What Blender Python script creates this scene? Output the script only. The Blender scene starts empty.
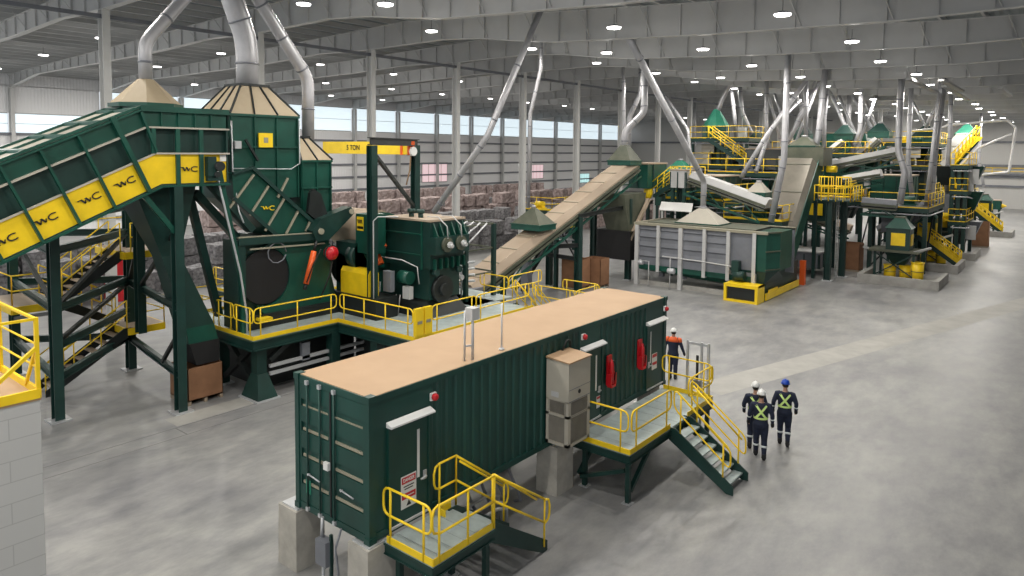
import bpy, math, random
from mathutils import Vector, Matrix
random.seed(7)
S = bpy.context.scene
COL = S.collection
V = Vector
# ------------------------------------------------------------------ camera
F = 700.0; YAW = math.radians(38.886); PIT = math.radians(3.698); ROL = math.radians(0.4973)
CX, CY, CH = 512.0, 196.2, 8.0
W_ = V((-math.sin(YAW)*math.cos(PIT), math.cos(YAW)*math.cos(PIT), -math.sin(PIT)))
_r = V((math.cos(YAW), math.sin(YAW), 0)); _u = _r.cross(W_)
R_ = _r*math.cos(ROL)+_u*math.sin(ROL); U_ = -_r*math.sin(ROL)+_u*math.cos(ROL)
O_ = V((0, 0, CH))
def ray(x, y): return W_+R_*((x-CX)/F)-U_*((y-CY)/F)
def GZ(x, y, z=0.0): d = ray(x, y); return O_+d*((z-CH)/d.z)
def GX(x, y, X0): d = ray(x, y); return O_+d*(X0/d.x)
def GY(x, y, Y0): d = ray(x, y); return O_+d*(Y0/d.y)
cd = bpy.data.cameras.new('camera'); cam = bpy.data.objects.new('camera', cd); COL.objects.link(cam)
cam.matrix_world = Matrix(((R_.x, U_.x, -W_.x, 0), (R_.y, U_.y, -W_.y, 0), (R_.z, U_.z, -W_.z, CH), (0, 0, 0, 1)))
cd.sensor_width = 36; cd.lens = F/1024*36; cd.shift_y = -(288-CY)/1024; cd.clip_end = 500; cd.clip_start = .1
S.camera = cam
S.view_settings.view_transform = 'Standard'; S.view_settings.look = 'None'
S.view_settings.gamma = 1; S.view_settings.use_curve_mapping = False
S.view_settings.exposure = -0.08
# ------------------------------------------------------------------ materials
def mat(name, col, rough=.5, metal=0.0, n_scale=0, n_amt=.15, n_col=None, bump=0.0, emit=None, spec=None, stretch=None):
    m = bpy.data.materials.new(name); m.use_nodes = True; nt = m.node_tree
    b = nt.nodes['Principled BSDF']
    c4 = (*col, 1)
    b.inputs['Base Color'].default_value = c4; b.inputs['Roughness'].default_value = rough; b.inputs['Metallic'].default_value = metal
    if spec is not None: b.inputs['Specular IOR Level'].default_value = spec
    if emit:
        b.inputs['Emission Color'].default_value = (*emit[0], 1); b.inputs['Emission Strength'].default_value = emit[1]
    if n_scale:
        tc = nt.nodes.new('ShaderNodeTexCoord'); mp = nt.nodes.new('ShaderNodeMapping')
        if stretch: mp.inputs['Scale'].default_value = stretch
        nz = nt.nodes.new('ShaderNodeTexNoise'); nz.inputs['Scale'].default_value = n_scale; nz.inputs['Detail'].default_value = 6; nz.inputs['Roughness'].default_value = .6
        rp = nt.nodes.new('ShaderNodeValToRGB'); rp.color_ramp.elements[0].position = .3; rp.color_ramp.elements[1].position = .72
        c2 = n_col or tuple(min(1, c*(1+n_amt)) for c in col); c1 = col if n_col else tuple(c*(1-n_amt) for c in col)
        rp.color_ramp.elements[0].color = (*c1, 1); rp.color_ramp.elements[1].color = (*c2, 1)
        nt.links.new(tc.outputs['Object'], mp.inputs['Vector']); nt.links.new(mp.outputs['Vector'], nz.inputs['Vector'])
        nt.links.new(nz.outputs['Fac'], rp.inputs['Fac']); nt.links.new(rp.outputs['Color'], b.inputs['Base Color'])
        if bump:
            bp = nt.nodes.new('ShaderNodeBump'); bp.inputs['Strength'].default_value = bump; bp.inputs['Distance'].default_value = .02
            nt.links.new(nz.outputs['Fac'], bp.inputs['Height']); nt.links.new(bp.outputs['Normal'], b.inputs['Normal'])
    return m
M = dict(
 green=mat('machine_green', (.006, .066, .046), .38, n_scale=1.2, n_amt=.25),
 cgreen=mat('container_green', (.006, .050, .040), .42, n_scale=.9, n_amt=.3, stretch=(1, 1, .4)),
 dgreen=mat('frame_green', (.007, .036, .030), .45, n_scale=1.5, n_amt=.25),
 lgreen=mat('bright_green', (.03, .23, .15), .5, n_scale=1, n_amt=.2),
 black=mat('dark_steel', (.010, .014, .014), .5, n_scale=2, n_amt=.3),
 rubber=mat('black_rubber', (.008, .008, .009), .7),
 yellow=mat('safety_yellow', (.90, .62, .014), .4, n_scale=2, n_amt=.1),
 tan=mat('dusty_tan', (.385, .25, .145), .65, n_scale=.7, n_col=(.45, .30, .18)),
 cap=mat('dusty_cap', (.34, .27, .175), .65, n_scale=.8, n_col=(.43, .35, .24)),
 tan2=mat('dusty_cover', (.33, .25, .18), .6, n_scale=.8, n_col=(.42, .34, .26), stretch=(1, .3, 1)),
 olive=mat('dusty_green', (.06, .07, .048), .6, n_scale=1.3, n_col=(.115, .12, .085)),
 steelcover=mat('worn_steel_cover', (.17, .155, .13), .3, .4, n_scale=.7, n_col=(.26, .24, .20)),
 rib=mat('dusty_rib_and_highlight', (.30, .28, .21), .6),
 steel=mat('galvanised_steel', (.55, .56, .58), .4, .4, n_scale=1.5, n_amt=.14),
 duct=mat('duct_steel', (.43, .43, .45), .4, .3, n_scale=1.2, n_amt=.15),
 grey=mat('grey_panel', (.17, .18, .205), .5, n_scale=1, n_amt=.15),
 lgrey=mat('light_grey', (.50, .50, .50), .5, n_scale=2, n_amt=.08),
 ac=mat('beige_cabinet', (.44, .41, .35), .5, n_scale=1.5, n_amt=.06),
 grate=mat('deck_plate', (.36, .42, .42), .5, .2, n_scale=3, n_amt=.18),
 girder=mat('girder_paint', (.52, .52, .515), .55, n_scale=.5, n_amt=.08),
 column=mat('column_paint', (.60, .60, .59), .5, n_scale=.6, n_amt=.06),
 red=mat('signal_red', (.55, .012, .02), .35),
 orange=mat('orange_paint', (.80, .12, .02), .4),
 white=mat('white_paint', (.75, .75, .74), .45),
 ink=mat('black_ink', (.01, .01, .012), .6),
 card=mat('cardboard', (.27, .135, .07), .8, n_scale=2, n_amt=.15),
 conc=mat('pier_concrete', (.40, .38, .34), .85, n_scale=3, n_amt=.18, bump=.2),
 curb=mat('curb_concrete', (.34, .33, .31), .85, n_scale=1.5, n_amt=.2),
 navy=mat('navy_coverall', (.010, .016, .040), .8, n_scale=8, n_amt=.3),
 blue=mat('blue_helmet', (.01, .06, .42), .3),
 hivis=mat('lime_reflective', (.70, .90, .30), .5),
 silver=mat('silver_reflective', (.70, .74, .74), .4),
 skin=mat('skin', (.42, .24, .17), .5),
 hair=mat('dark_hair', (.02, .012, .008), .7),
 lamp=mat('lamp_lens', (1, 1, 1), .4, emit=((1, .98, .93), 7)),
 sky=mat('daylit_panel', (.6, .7, .75), .3, emit=((.80, .93, 1.0), .85)),
 pink=mat('pink_daylit_panel', (.6, .45, .48), .3, emit=((1.0, .72, .75), .6)),
 cyan=mat('cyan_daylit_panel', (.5, .7, .7), .3, emit=((.6, 1.0, 1.0), .7)),
 bale1=mat('pink_scrap', (.17, .12, .11), .9, n_scale=3, n_col=(.42, .35, .34), bump=.3),
 bale2=mat('grey_scrap', (.07, .07, .075), .9, n_scale=6, n_col=(.32, .31, .32), bump=.3),
)
def wave_wall(name, col, axis, scale, amt=.35, rough=.5, dist=.04, metal=0):
    m = bpy.data.materials.new(name); m.use_nodes = True; nt = m.node_tree; b = nt.nodes['Principled BSDF']
    b.inputs['Roughness'].default_value = rough; b.inputs['Base Color'].default_value = (*col, 1); b.inputs['Metallic'].default_value = metal
    tc = nt.nodes.new('ShaderNodeTexCoord'); w = nt.nodes.new('ShaderNodeTexWave'); w.bands_direction = axis; w.inputs['Scale'].default_value = scale
    bp = nt.nodes.new('ShaderNodeBump'); bp.inputs['Strength'].default_value = amt; bp.inputs['Distance'].default_value = dist
    nt.links.new(tc.outputs['Object'], w.inputs['Vector']); nt.links.new(w.outputs['Fac'], bp.inputs['Height']); nt.links.new(bp.outputs['Normal'], b.inputs['Normal'])
    return m
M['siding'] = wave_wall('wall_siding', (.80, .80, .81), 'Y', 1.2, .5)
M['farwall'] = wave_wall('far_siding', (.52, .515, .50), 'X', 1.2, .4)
M['deckroof'] = wave_wall('roof_deck', (.24, .28, .30), 'X', 1.0, .7)
# floor
def floor_mat():
    m = bpy.data.materials.new('concrete_floor'); m.use_nodes = True; nt = m.node_tree; b = nt.nodes['Principled BSDF']
    N = nt.nodes.new; L = nt.links.new
    tc = N('ShaderNodeTexCoord')
    n1 = N('ShaderNodeTexNoise'); n1.inputs['Scale'].default_value = .16; n1.inputs['Detail'].default_value = 8; n1.inputs['Roughness'].default_value = .62; n1.inputs['Distortion'].default_value = .6
    mp = N('ShaderNodeMapping'); mp.inputs['Scale'].default_value = (1, .45, 1); mp.inputs['Rotation'].default_value = (0, 0, -.3)
    n2 = N('ShaderNodeTexNoise'); n2.inputs['Scale'].default_value = 1.4; n2.inputs['Detail'].default_value = 8; n2.inputs['Roughness'].default_value = .7
    L(tc.outputs['Object'], n1.inputs['Vector']); L(tc.outputs['Object'], mp.inputs['Vector']); L(mp.outputs['Vector'], n2.inputs['Vector'])
    r1 = N('ShaderNodeValToRGB'); e = r1.color_ramp.elements; e[0].position = .36; e[0].color = (.25, .25, .258, 1); e[1].position = .62; e[1].color = (.335, .335, .33, 1)
    r2 = N('ShaderNodeValToRGB'); e = r2.color_ramp.elements; e[0].position = .32; e[0].color = (.60, .61, .635, 1); e[1].position = .66; e[1].color = (1.06, 1.05, 1.02, 1)
    mx = N('ShaderNodeMix'); mx.data_type = 'RGBA'; mx.blend_type = 'MULTIPLY'; mx.inputs['Factor'].default_value = 1
    L(n1.outputs['Fac'], r1.inputs['Fac']); L(n2.outputs['Fac'], r2.inputs['Fac']); L(r1.outputs['Color'], mx.inputs['A']); L(r2.outputs['Color'], mx.inputs['B'])
    L(mx.outputs['Result'], b.inputs['Base Color'])
    rr = N('ShaderNodeMapRange'); rr.inputs['To Min'].default_value = .30; rr.inputs['To Max'].default_value = .52
    L(n2.outputs['Fac'], rr.inputs['Value']); L(rr.outputs['Result'], b.inputs['Roughness'])
    return m
M['floor'] = floor_mat()
def block_mat():
    m = bpy.data.materials.new('painted_block'); m.use_nodes = True; nt = m.node_tree; b = nt.nodes['Principled BSDF']
    tc = nt.nodes.new('ShaderNodeTexCoord'); sx = nt.nodes.new('ShaderNodeSeparateXYZ'); cx = nt.nodes.new('ShaderNodeCombineXYZ')
    br = nt.nodes.new('ShaderNodeTexBrick'); br.inputs['Scale'].default_value = 1; br.inputs['Brick Width'].default_value = .75; br.inputs['Row Height'].default_value = .29; br.inputs['Mortar Size'].default_value = .007
    br.inputs['Color1'].default_value = (.50, .50, .49, 1); br.inputs['Color2'].default_value = (.515, .515, .505, 1); br.inputs['Mortar'].default_value = (.40, .40, .395, 1)
    ad = nt.nodes.new('ShaderNodeMath'); ad.operation = 'ADD'
    L = nt.links.new
    L(tc.outputs['Object'], sx.inputs[0]); L(sx.outputs['X'], ad.inputs[0]); L(sx.outputs['Y'], ad.inputs[1]); L(ad.outputs[0], cx.inputs['X']); L(sx.outputs['Z'], cx.inputs['Y'])
    L(cx.outputs[0], br.inputs['Vector']); L(br.outputs['Color'], b.inputs['Base Color']); b.inputs['Roughness'].default_value = .6
    return m
M['block'] = block_mat()
# ------------------------------------------------------------------ mesh builder
class MB:
    def __init__(s): s.v = []; s.f = []; s.sm = []
    def add(s, vs, fs, smooth=False):
        o = len(s.v); s.v += [V(p) for p in vs]; s.f += [tuple(i+o for i in f) for f in fs]; s.sm += [smooth]*len(fs); return s
    def box(s, x0, x1, y0, y1, z0, z1):
        return s.add([(x0,y0,z0),(x1,y0,z0),(x1,y1,z0),(x0,y1,z0),(x0,y0,z1),(x1,y0,z1),(x1,y1,z1),(x0,y1,z1)],
                     [(3,2,1,0),(4,5,6,7),(0,1,5,4),(1,2,6,5),(2,3,7,6),(3,0,4,7)])
    def bar(s, a, b, w, h=None, up=(0, 0, 1)):
        a = V(a); b = V(b); h = h or w; d = (b-a).normalized(); up = V(up)
        if abs(d.dot(up)) > .99: up = V((0, 1, 0))
        r = d.cross(up).normalized(); u = r.cross(d)
        vs = []
        for p in (a, b):
            for i, j in ((-1,-1),(1,-1),(1,1),(-1,1)): vs.append(p+r*(i*w/2)+u*(j*h/2))
        return s.add(vs, [(0,1,2,3),(7,6,5,4),(0,4,5,1),(1,5,6,2),(2,6,7,3),(3,7,4,0)])
    def ibeam(s, a, b, w, h, up=(0, 0, 1), t=.035):
        a = V(a); b = V(b); d = (b-a).normalized(); up = V(up)
        if abs(d.dot(up)) > .99: up = V((0, 1, 0))
        r = d.cross(up).normalized(); u = r.cross(d)
        s.bar(a+u*(h/2), b+u*(h/2), w, t, up); s.bar(a-u*(h/2), b-u*(h/2), w, t, up); s.bar(a, b, t, h, up); return s
    def tube(s, pts, r, n=8, closed=False, cap=True, smooth=True):
        pts = [V(p) for p in pts]; N = len(pts); rs = r if isinstance(r, (list, tuple)) else [r]*N
        vs = []; ref = None
        for i, p in enumerate(pts):
            if closed: d = (pts[(i+1) % N]-pts[i-1])
            else: d = (pts[min(i+1, N-1)]-pts[max(i-1, 0)])
            d = d.normalized()
            if ref is None:
                ref = V((0, 0, 1)) if abs(d.z) < .9 else V((1, 0, 0))
                ref = (ref-d*ref.dot(d)).normalized()
            else:
                ref = ref-d*ref.dot(d)
                ref = ref.normalized() if ref.length > 1e-6 else d.orthogonal().normalized()
            q = d.cross(ref)
            for k in range(n):
                a = 2*math.pi*k/n; vs.append(p+(ref*math.cos(a)+q*math.sin(a))*rs[i])
        fs = []
        for i in range(N if closed else N-1):
            j = (i+1) % N
            for k in range(n): fs.append((i*n+k, i*n+(k+1) % n, j*n+(k+1) % n, j*n+k))
        s.add(vs, fs, smooth)
        if not closed and cap:
            o = len(s.v)-len(vs); s.f += [tuple(o+i for i in range(n))[::-1], tuple(o+i for i in range((N-1)*n, N*n))]; s.sm += [False, False]
        return s
    def cyl(s, a, b, r, n=16, r2=None): return s.tube([a, b], [r, r if r2 is None else r2], n)
    def frustum(s, base, top, z0, z1):          # base, top: lists of (x, y), same length
        n = len(base)
        return s.add([(x, y, z0) for x, y in base]+[(x, y, z1) for x, y in top],
                     [tuple(range(n))[::-1], tuple(range(n, 2*n))]+[(i, (i+1) % n, n+(i+1) % n, n+i) for i in range(n)])
    def prism(s, poly, off):                    # polygon of 3-d points pushed by off
        n = len(poly); off = V(off); P = [V(p) for p in poly]
        return s.add(P+[p+off for p in P], [tuple(range(n))[::-1], tuple(range(n, 2*n))]+[(i, (i+1) % n, n+(i+1) % n, n+i) for i in range(n)])
    def ellip(s, c, rx, ry, rz, n=12, m=8, z0=-1.0):
        c = V(c); vs = []; fs = []
        for i in range(m+1):
            t = z0+(1-z0)*i/m; ph = math.asin(max(-1, min(1, t)))
            for k in range(n):
                a = 2*math.pi*k/n; vs.append(c+V((rx*math.cos(ph)*math.cos(a), ry*math.cos(ph)*math.sin(a), rz*math.sin(ph))))
        for i in range(m):
            for k in range(n): fs.append((i*n+k, i*n+(k+1) % n, (i+1)*n+(k+1) % n, (i+1)*n+k))
        fs += [tuple(range(n))[::-1]]
        return s.add(vs, fs, True)
def wpos(o):
    p = V((0, 0, 0))
    while o: p += o.location; o = o.parent
    return p
def part(name, mb, m, parent=None, label=None, local=False, kind=None):
    off = V((0, 0, 0)) if local or parent is None else wpos(parent)
    me = bpy.data.meshes.new(name); me.from_pydata([p-off for p in mb.v], [], mb.f); me.update()
    me.polygons.foreach_set('use_smooth', mb.sm)
    me.materials.append(M[m] if isinstance(m, str) else m)
    o = bpy.data.objects.new(name, me); COL.objects.link(o)
    if parent: o.parent = parent
    if label: o['label'] = label
    if kind: o['kind'] = kind
    return o
def thing(name, label, cat, loc=(0, 0, 0), group=None):
    o = bpy.data.objects.new(name, None); COL.objects.link(o); o.location = loc; o['label'] = label; o['category'] = cat
    if group: o['group'] = group
    return o
def solo(name, mb, m, label, cat, group=None, loc=None):
    o = part(name, mb, m); o['label'] = label; o['category'] = cat
    if group: o['group'] = group
    return o
def struct(name, mb, m, parent=None):
    o = part(name, mb, m, parent)
    if not parent: o['kind'] = 'structure'
    return o
def copy_tree(o, parent=None, loc=None, label=None):
    c = o.copy(); COL.objects.link(c)
    if parent: c.parent = parent
    if loc is not None: c.location = loc
    if label: c['label'] = label
    for ch in o.children: copy_tree(ch, c)
    return c
def text_mesh(s, size, mtx, mt, parent, name='lettering', depth=.004, align='CENTER', shear=0, sx=1.0):
    cu = bpy.data.curves.new(name, 'FONT'); cu.body = s; cu.size = size; cu.align_x = align; cu.align_y = 'CENTER'; cu.extrude = depth; cu.offset = size*.012; cu.shear = shear; cu.space_line = .85
    t = bpy.data.objects.new('tmp', cu); COL.objects.link(t)
    dg = bpy.context.evaluated_depsgraph_get(); me = bpy.data.meshes.new_from_object(t.evaluated_get(dg))
    bpy.data.objects.remove(t)
    me.transform(mtx @ Matrix.Diagonal((sx, 1, 1, 1)))
    if parent: me.transform(Matrix.Translation(-wpos(parent)))
    me.materials.clear(); me.materials.append(M[mt])
    o = bpy.data.objects.new(name, me); COL.objects.link(o); o.parent = parent
    return o
def face_mtx(origin, xdir, updir):
    x = V(xdir).normalized(); u = V(updir); u = (u-x*u.dot(x)).normalized(); n = x.cross(u)
    return Matrix(((x.x, u.x, n.x, origin[0]), (x.y, u.y, n.y, origin[1]), (x.z, u.z, n.z, origin[2]), (0, 0, 0, 1)))
def rail(mb, p, q, h=.98, mid=.50, posts=None, r=.023, ends=True, bow=.16):
    """guard rail from p to q (points on the walking surface), its two rails joined by rounded ends"""
    p = V(p); q = V(q); d = q-p; L = d.length; n = posts or max(2, int(L/1.3)+1); dh = d.normalized()
    up = V((0, 0, 1)); rr = min(.14, L*.2)
    if ends:
        path = []
        for (c, a0) in ((p, 1), (q, 0)):
            sg = -1 if a0 else 1
            hs = (mid, h) if a0 else (h, mid)
            for k, hz in enumerate(hs):
                for t in range(4):
                    a = math.pi/2*t/3
                    if k == 0: off, dz = rr*math.sin(a), rr*(1-math.cos(a)) if a0 else -rr*(1-math.cos(a))
                    else: off, dz = rr*math.cos(a), -rr*(1-math.sin(a)) if a0 else rr*(1-math.sin(a))
                    path.append(c+dh*(sg*(off-rr+bow*.3))+up*(hz+dz))
        mb.tube(path, r, 6, closed=True)
    else:
        mb.tube([p+up*h, q+up*h], r, 6); mb.tube([p+up*mid, q+up*mid], r, 6)
    ins = min(.18, L*.12) if ends else 0
    for i in range(n):
        t = (ins+(L-2*ins)*i/(n-1))/L; b = p+d*t
        mb.tube([b, b+up*h], r*.95, 6)
def poly_duct(pts, r, n=14):
    """round duct with softened elbows"""
    pts = [V(p) for p in pts]; out = [pts[0]]
    for i in range(1, len(pts)-1):
        a, b, c = pts[i-1], pts[i], pts[i+1]; k = min(r*1.6, (b-a).length*.4, (c-b).length*.4)
        s_, e_ = b+(a-b).normalized()*k, b+(c-b).normalized()*k
        for t in (0, .35, .65, 1): out.append(s_*(1-t)**2+b*(2*t*(1-t))+e_*t*t)
    out.append(pts[-1]); return out
def duct(label, pts, r, name='extraction_duct', m='duct', flanges=2, n=14):
    o = thing(name, label, 'duct', pts[-1])
    part('pipe', MB().tube(poly_duct(pts, r), r, n), m, o)
    mb = MB()
    P = [V(p) for p in pts]
    for i in range(len(P)-1):
        d = (P[i+1]-P[i]); L = d.length
        for t in ([.5] if L < 3 else [.12, .5, .88])[:3]:
            c = P[i]+d*t; u = d.normalized()*.03
            mb.tube([c-u, c+u], r*1.09, n)
    part('flange_rim', mb, 'grey' if m == 'duct' else m, o)
    return o
# ================================================================== SETTING
FY = [12.75+7.35*k-7.35 for k in range(0, 17)]      # frames along the hall
PROF = [(-72, 13.1), (-65, 13.85), (-53, 13.85), (-44, 13.9), (-38, 14.1), (-33, 13.95), (-27, 14.0), (-24.3, 13.8), (-21.8, 13.45), (-19.7, 13.2), (-12, 12.82), (-5, 12.62), (-1, 12.7), (10, 12.4), (26, 12.0)]
DECK = [(-74, 14.45), (-53, 14.95), (-30, 15.55), (-5, 13.95), (27, 13.3)]
def interp(T, x):
    for (a, b), (c, d) in zip(T, T[1:]):
        if x <= c: return b+(d-b)*(x-a)/(c-a)
    return T[-1][1]
fl = MB().box(-74, 27, -12, 128, -.3, 0); struct('floor', fl, 'floor')
# slab joints and the paler strip of concrete
mb = MB()
for y in range(-8, 126, 8):
    pass
jm = mat('joint_line', (.20, .20, .20), .8)
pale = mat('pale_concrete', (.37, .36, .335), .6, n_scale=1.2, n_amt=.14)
mb = MB(); mb.box(-19.75, -19.72, -10, 30, 0, .004); mb.box(-19.05, -19.03, -10, 30, 0, .004); mb.box(-19.75, -19.03, 3.7, 3.73, 0, .004); mb.box(-19.75, -19.03, 9.2, 9.23, 0, .004)
struct('trim_1', mb, jm)
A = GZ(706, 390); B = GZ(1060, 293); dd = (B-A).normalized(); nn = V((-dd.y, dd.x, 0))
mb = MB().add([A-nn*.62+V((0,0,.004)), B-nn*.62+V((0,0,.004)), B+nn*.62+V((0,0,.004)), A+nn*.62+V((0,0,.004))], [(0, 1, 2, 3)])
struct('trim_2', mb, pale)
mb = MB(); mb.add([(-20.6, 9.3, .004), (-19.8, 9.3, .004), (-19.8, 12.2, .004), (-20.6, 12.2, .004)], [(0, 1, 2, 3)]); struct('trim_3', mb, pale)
# left wall with girts
XW = -72.0
wl = MB().box(XW-.3, XW, -12, FY[3]-.25, 0, 9.1).box(XW-.3, XW, FY[3]-.25, 128, 0, 10.3); wl.box(XW-.3, XW, -12, 128, 13.25, 14.6); wl.box(XW-.3, XW, -12, FY[3]-.25, 10.9, 13.3)
struct('wall_left', wl, 'siding')
mb = MB()
for z in (1.2, 2.8, 4.4, 6.0, 7.6, 9.0): mb.box(XW, XW+.22, -12, 128, z, z+.22)
struct('trim_4', mb, 'grey')
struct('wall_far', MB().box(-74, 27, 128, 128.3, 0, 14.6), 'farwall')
struct('wall_right', MB().box(26.7, 27, 2, 128, 0, 14), 'siding')
for i, y in enumerate(FY):
    if i+1 < len(FY):
        fr = MB(); y0, y1 = y+.25, FY[i+1]-.25
        zl, zh = (9.1, 10.9) if i < 3 else (10.3, 13.25)
        fr.box(XW-.1, XW+.02, y0, y1, zl-.02, zl+.08); fr.box(XW-.1, XW+.02, y0, y1, zh-.05, zh+.05); fr.box(XW-.1, XW+.02, y0, y1, (zl+zh)/2-.02, (zl+zh)/2+.03)
        w = struct('window_%d' % (i+1), fr, 'lgrey')
        struct('pane', MB().box(XW-.08, XW-.04, y0, y1, zl+.05, zh), 'sky', w)
k = 17
for (px0, px1, pt, pb, mm) in ((422, 447, 163, 181, 'pink'), (530, 543, 165, 178, 'pink'), (579, 589, 174, 182, 'cyan')):
    a = GX(px0, pt, XW+.12); b = GX(px1, pb, XW+.12); n = 4
    fr = MB().box(XW, XW+.14, a.y-.1, b.y+.1, b.z-.1, a.z+.1); w = struct('window_%d' % k, fr, 'lgrey'); k += 1
    pn = MB()
    for j in range(n):
        u0 = a.y+(b.y-a.y)*(j+.06)/n; u1 = a.y+(b.y-a.y)*(j+.94)/n; pn.box(XW+.13, XW+.17, u0, u1, b.z, a.z)
    struct('pane', pn, mm, w)
# far wall fittings: gallery rail and pipes on the far wall
mb = MB(); mb.box(-30, 26, 127.7, 128, 3.2, 3.5); mb.box(-30, 26, 127.7, 128, 4.6, 4.9); mb.box(-30, 26, 127.6, 128, 6.2, 6.6); mb.box(-74, 26, 127.6, 128, 9.8, 10.1)
struct('trim_5', mb, 'grey')
gr = thing('gallery_railing', 'yellow railing along the gallery on the far wall at the right', 'railing', (0, 127, 5.4))
for z_ in (5.55, 6.05): part('rail', MB().box(-16, 22, 127.3, 127.4, z_, z_+.09), 'yellow', gr)
pm = MB(); part('walkway', MB().box(-16, 22, 127.3, 128, 5.0, 5.3), 'grey', gr)
for k_ in range(20): part('post', MB().box(-16+2*k_, -15.9+2*k_, 127.3, 127.4, 5.2, 6.1), 'yellow', gr)
# roof deck
dk = MB()
for (a, b), (c, d) in zip(DECK, DECK[1:]): dk.prism([(a, -12, b), (c, -12, d), (c, 128.3, d), (a, 128.3, b)], (0, 0, .15))
ceil = struct('ceiling', dk, 'deckroof')
pu = MB(); x = -73
while x < 26:
    z = interp(DECK, x); pu.box(x-.04, x+.04, -12, 128, z-.26, z); pu.box(x-.04, x+.07, -12, 128, z-.28, z-.25); x += 1.55
struct('purlin', pu, 'girder', ceil)
for i, y in enumerate(FY):
    g = MB(); fl_ = MB(); br = MB()
    xs = sorted(set([p[0] for p in PROF]+[p[0] for p in DECK if -72 < p[0] < 26]))
    for a, c in zip(xs, xs[1:]):
        zb0, zb1 = interp(PROF, a), interp(PROF, c); zt0, zt1 = interp(DECK, a)-.28, interp(DECK, c)-.28
        g.prism([(a, y-.01, zb0), (c, y-.01, zb1), (c, y-.01, zt1), (a, y-.01, zt0)], (0, .02, 0))
        fl_.prism([(a, y-.15, zb0-.03), (c, y-.15, zb1-.03), (c, y-.15, zb1), (a, y-.15, zb0)], (0, .3, 0))
        fl_.prism([(a, y-.12, zt0-.03), (c, y-.12, zt1-.03), (c, y-.12, zt1), (a, y-.12, zt0)], (0, .24, 0))
    x = -70.5; j = 0
    while x < 25:
        zb, zt = interp(PROF, x), interp(DECK, x)-.28
        g.box(x-.01, x+.01, y-.1, y+.1, zb, zt)
        if j % 2 == 0: br.bar((x+.2, y-.02, zb+.05), (x-.1, y-.6, zt-.05), .04, .04); br.bar((x+.2, y+.02, zb+.05), (x-.1, y+.6, zt-.05), .04, .04)
        x += 1.55; j += 1
    o = struct('roof_girder', g, 'girder'); struct('flange', fl_, 'column', o); struct('fly_brace', br, 'girder', o)
    c = MB(); c.ibeam((XW+.35, y, 0), (XW+.35, y, 13.1), .3, .6, up=(1, 0, 0)); o = struct('wall_column', c, 'girder')
    if i > 0:
        c = MB().ibeam((-33, y, 0), (-33, y, interp(PROF, -33)), .32, .42, up=(1, 0, 0)); o = struct('steel_column', c, 'column')
        struct('base_plate', MB().box(-33.35, -32.65, y-.3, y+.3, 0, .05), 'conc', o)
# longitudinal struts / cable trays at the column line
mb = MB().box(-33.06, -32.94, -12, 128, 13.55, 13.72); struct('trim_6', mb, 'grey')
# roof diagonal rod bracing and cross beams seen at the right
mb = MB()
for (p, q) in (((909, 79), (936, 92)), ((941, 80), (962, 91)), ((944, 86), (968, 100)), ((1000, 88), (1010, 96))):
    mb.bar(GZ(*p, 12.25), GZ(*q, 12.25), .32, .12)
struct('trim_7', mb, 'lgrey')
# ------------------------------------------------------------------ lamps
proto = thing('high_bay_lamp', 'round white high-bay lamp glowing under the hall roof', 'lamp', (0, 0, 0), 'high-bay lamps in rows under the roof')
hb = MB().tube([(0, 0, .10), (0, 0, .07), (0, 0, 0)], [.08, .2, .29], 12)
part('housing', hb, 'grey', proto, local=True)
part('lens', MB().tube([(0, 0, 0.0), (0, 0, -.05)], [.28, .26], 14), 'lamp', proto, local=True)
part('hanger', MB().tube([(0, 0, .1), (0, 0, .5)], .01, 5), 'black', proto, local=True)
ld = bpy.data.lights.new('lamp_light', 'AREA'); ld.shape = 'DISK'; ld.size = .5; ld.energy = 92; ld.color = (1, .955, .88)
lp = bpy.data.lights.new('side_glow', 'POINT'); lp.shadow_soft_size = .09; lp.energy = 26; lp.color = (1, .965, .91)
ld2 = ld.copy(); ld2.energy = 230
first = True
for iy in range(-2, 16):
    yy = 9.1+7.35*iy
    for xi, xx in enumerate((-62, -52.5, -43.5, -33.9, -24.2, -19.4, -14.2, -7.8, 2)):
        if yy > 60 and xi in (0, 2): continue
        if xi == 8 and 5 < yy < 60: continue
        if xi == 3 or (xi in (5,) and iy % 2 == 0): continue
        z = interp(PROF, xx)-.12 if xx > -30 else 14.35 if xx > -50 else 14.2
        z = min(z, interp(DECK, xx)-1.05)
        o = proto if first else copy_tree(proto)
        first = False
        o.location = (xx+(.4 if iy % 2 else 0), yy, z)
        if iy < 15:
            l = bpy.data.objects.new('lamp_light', ld2 if (xi < 3 or yy > 75) else ld); COL.objects.link(l); l.parent = o; l.location = (0, 0, -.07)
            if iy > 11: continue
            l = bpy.data.objects.new('side_glow', lp); COL.objects.link(l); l.parent = o; l.location = (0, 0, -.18)
# world: added fill light, let in by leaving out the wall behind the camera
w = bpy.data.worlds.new('world'); S.world = w; w.use_nodes = True
w.node_tree.nodes['Background'].inputs['Color'].default_value = (.90, .95, 1, 1); w.node_tree.nodes['Background'].inputs['Strength'].default_value = .85

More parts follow.
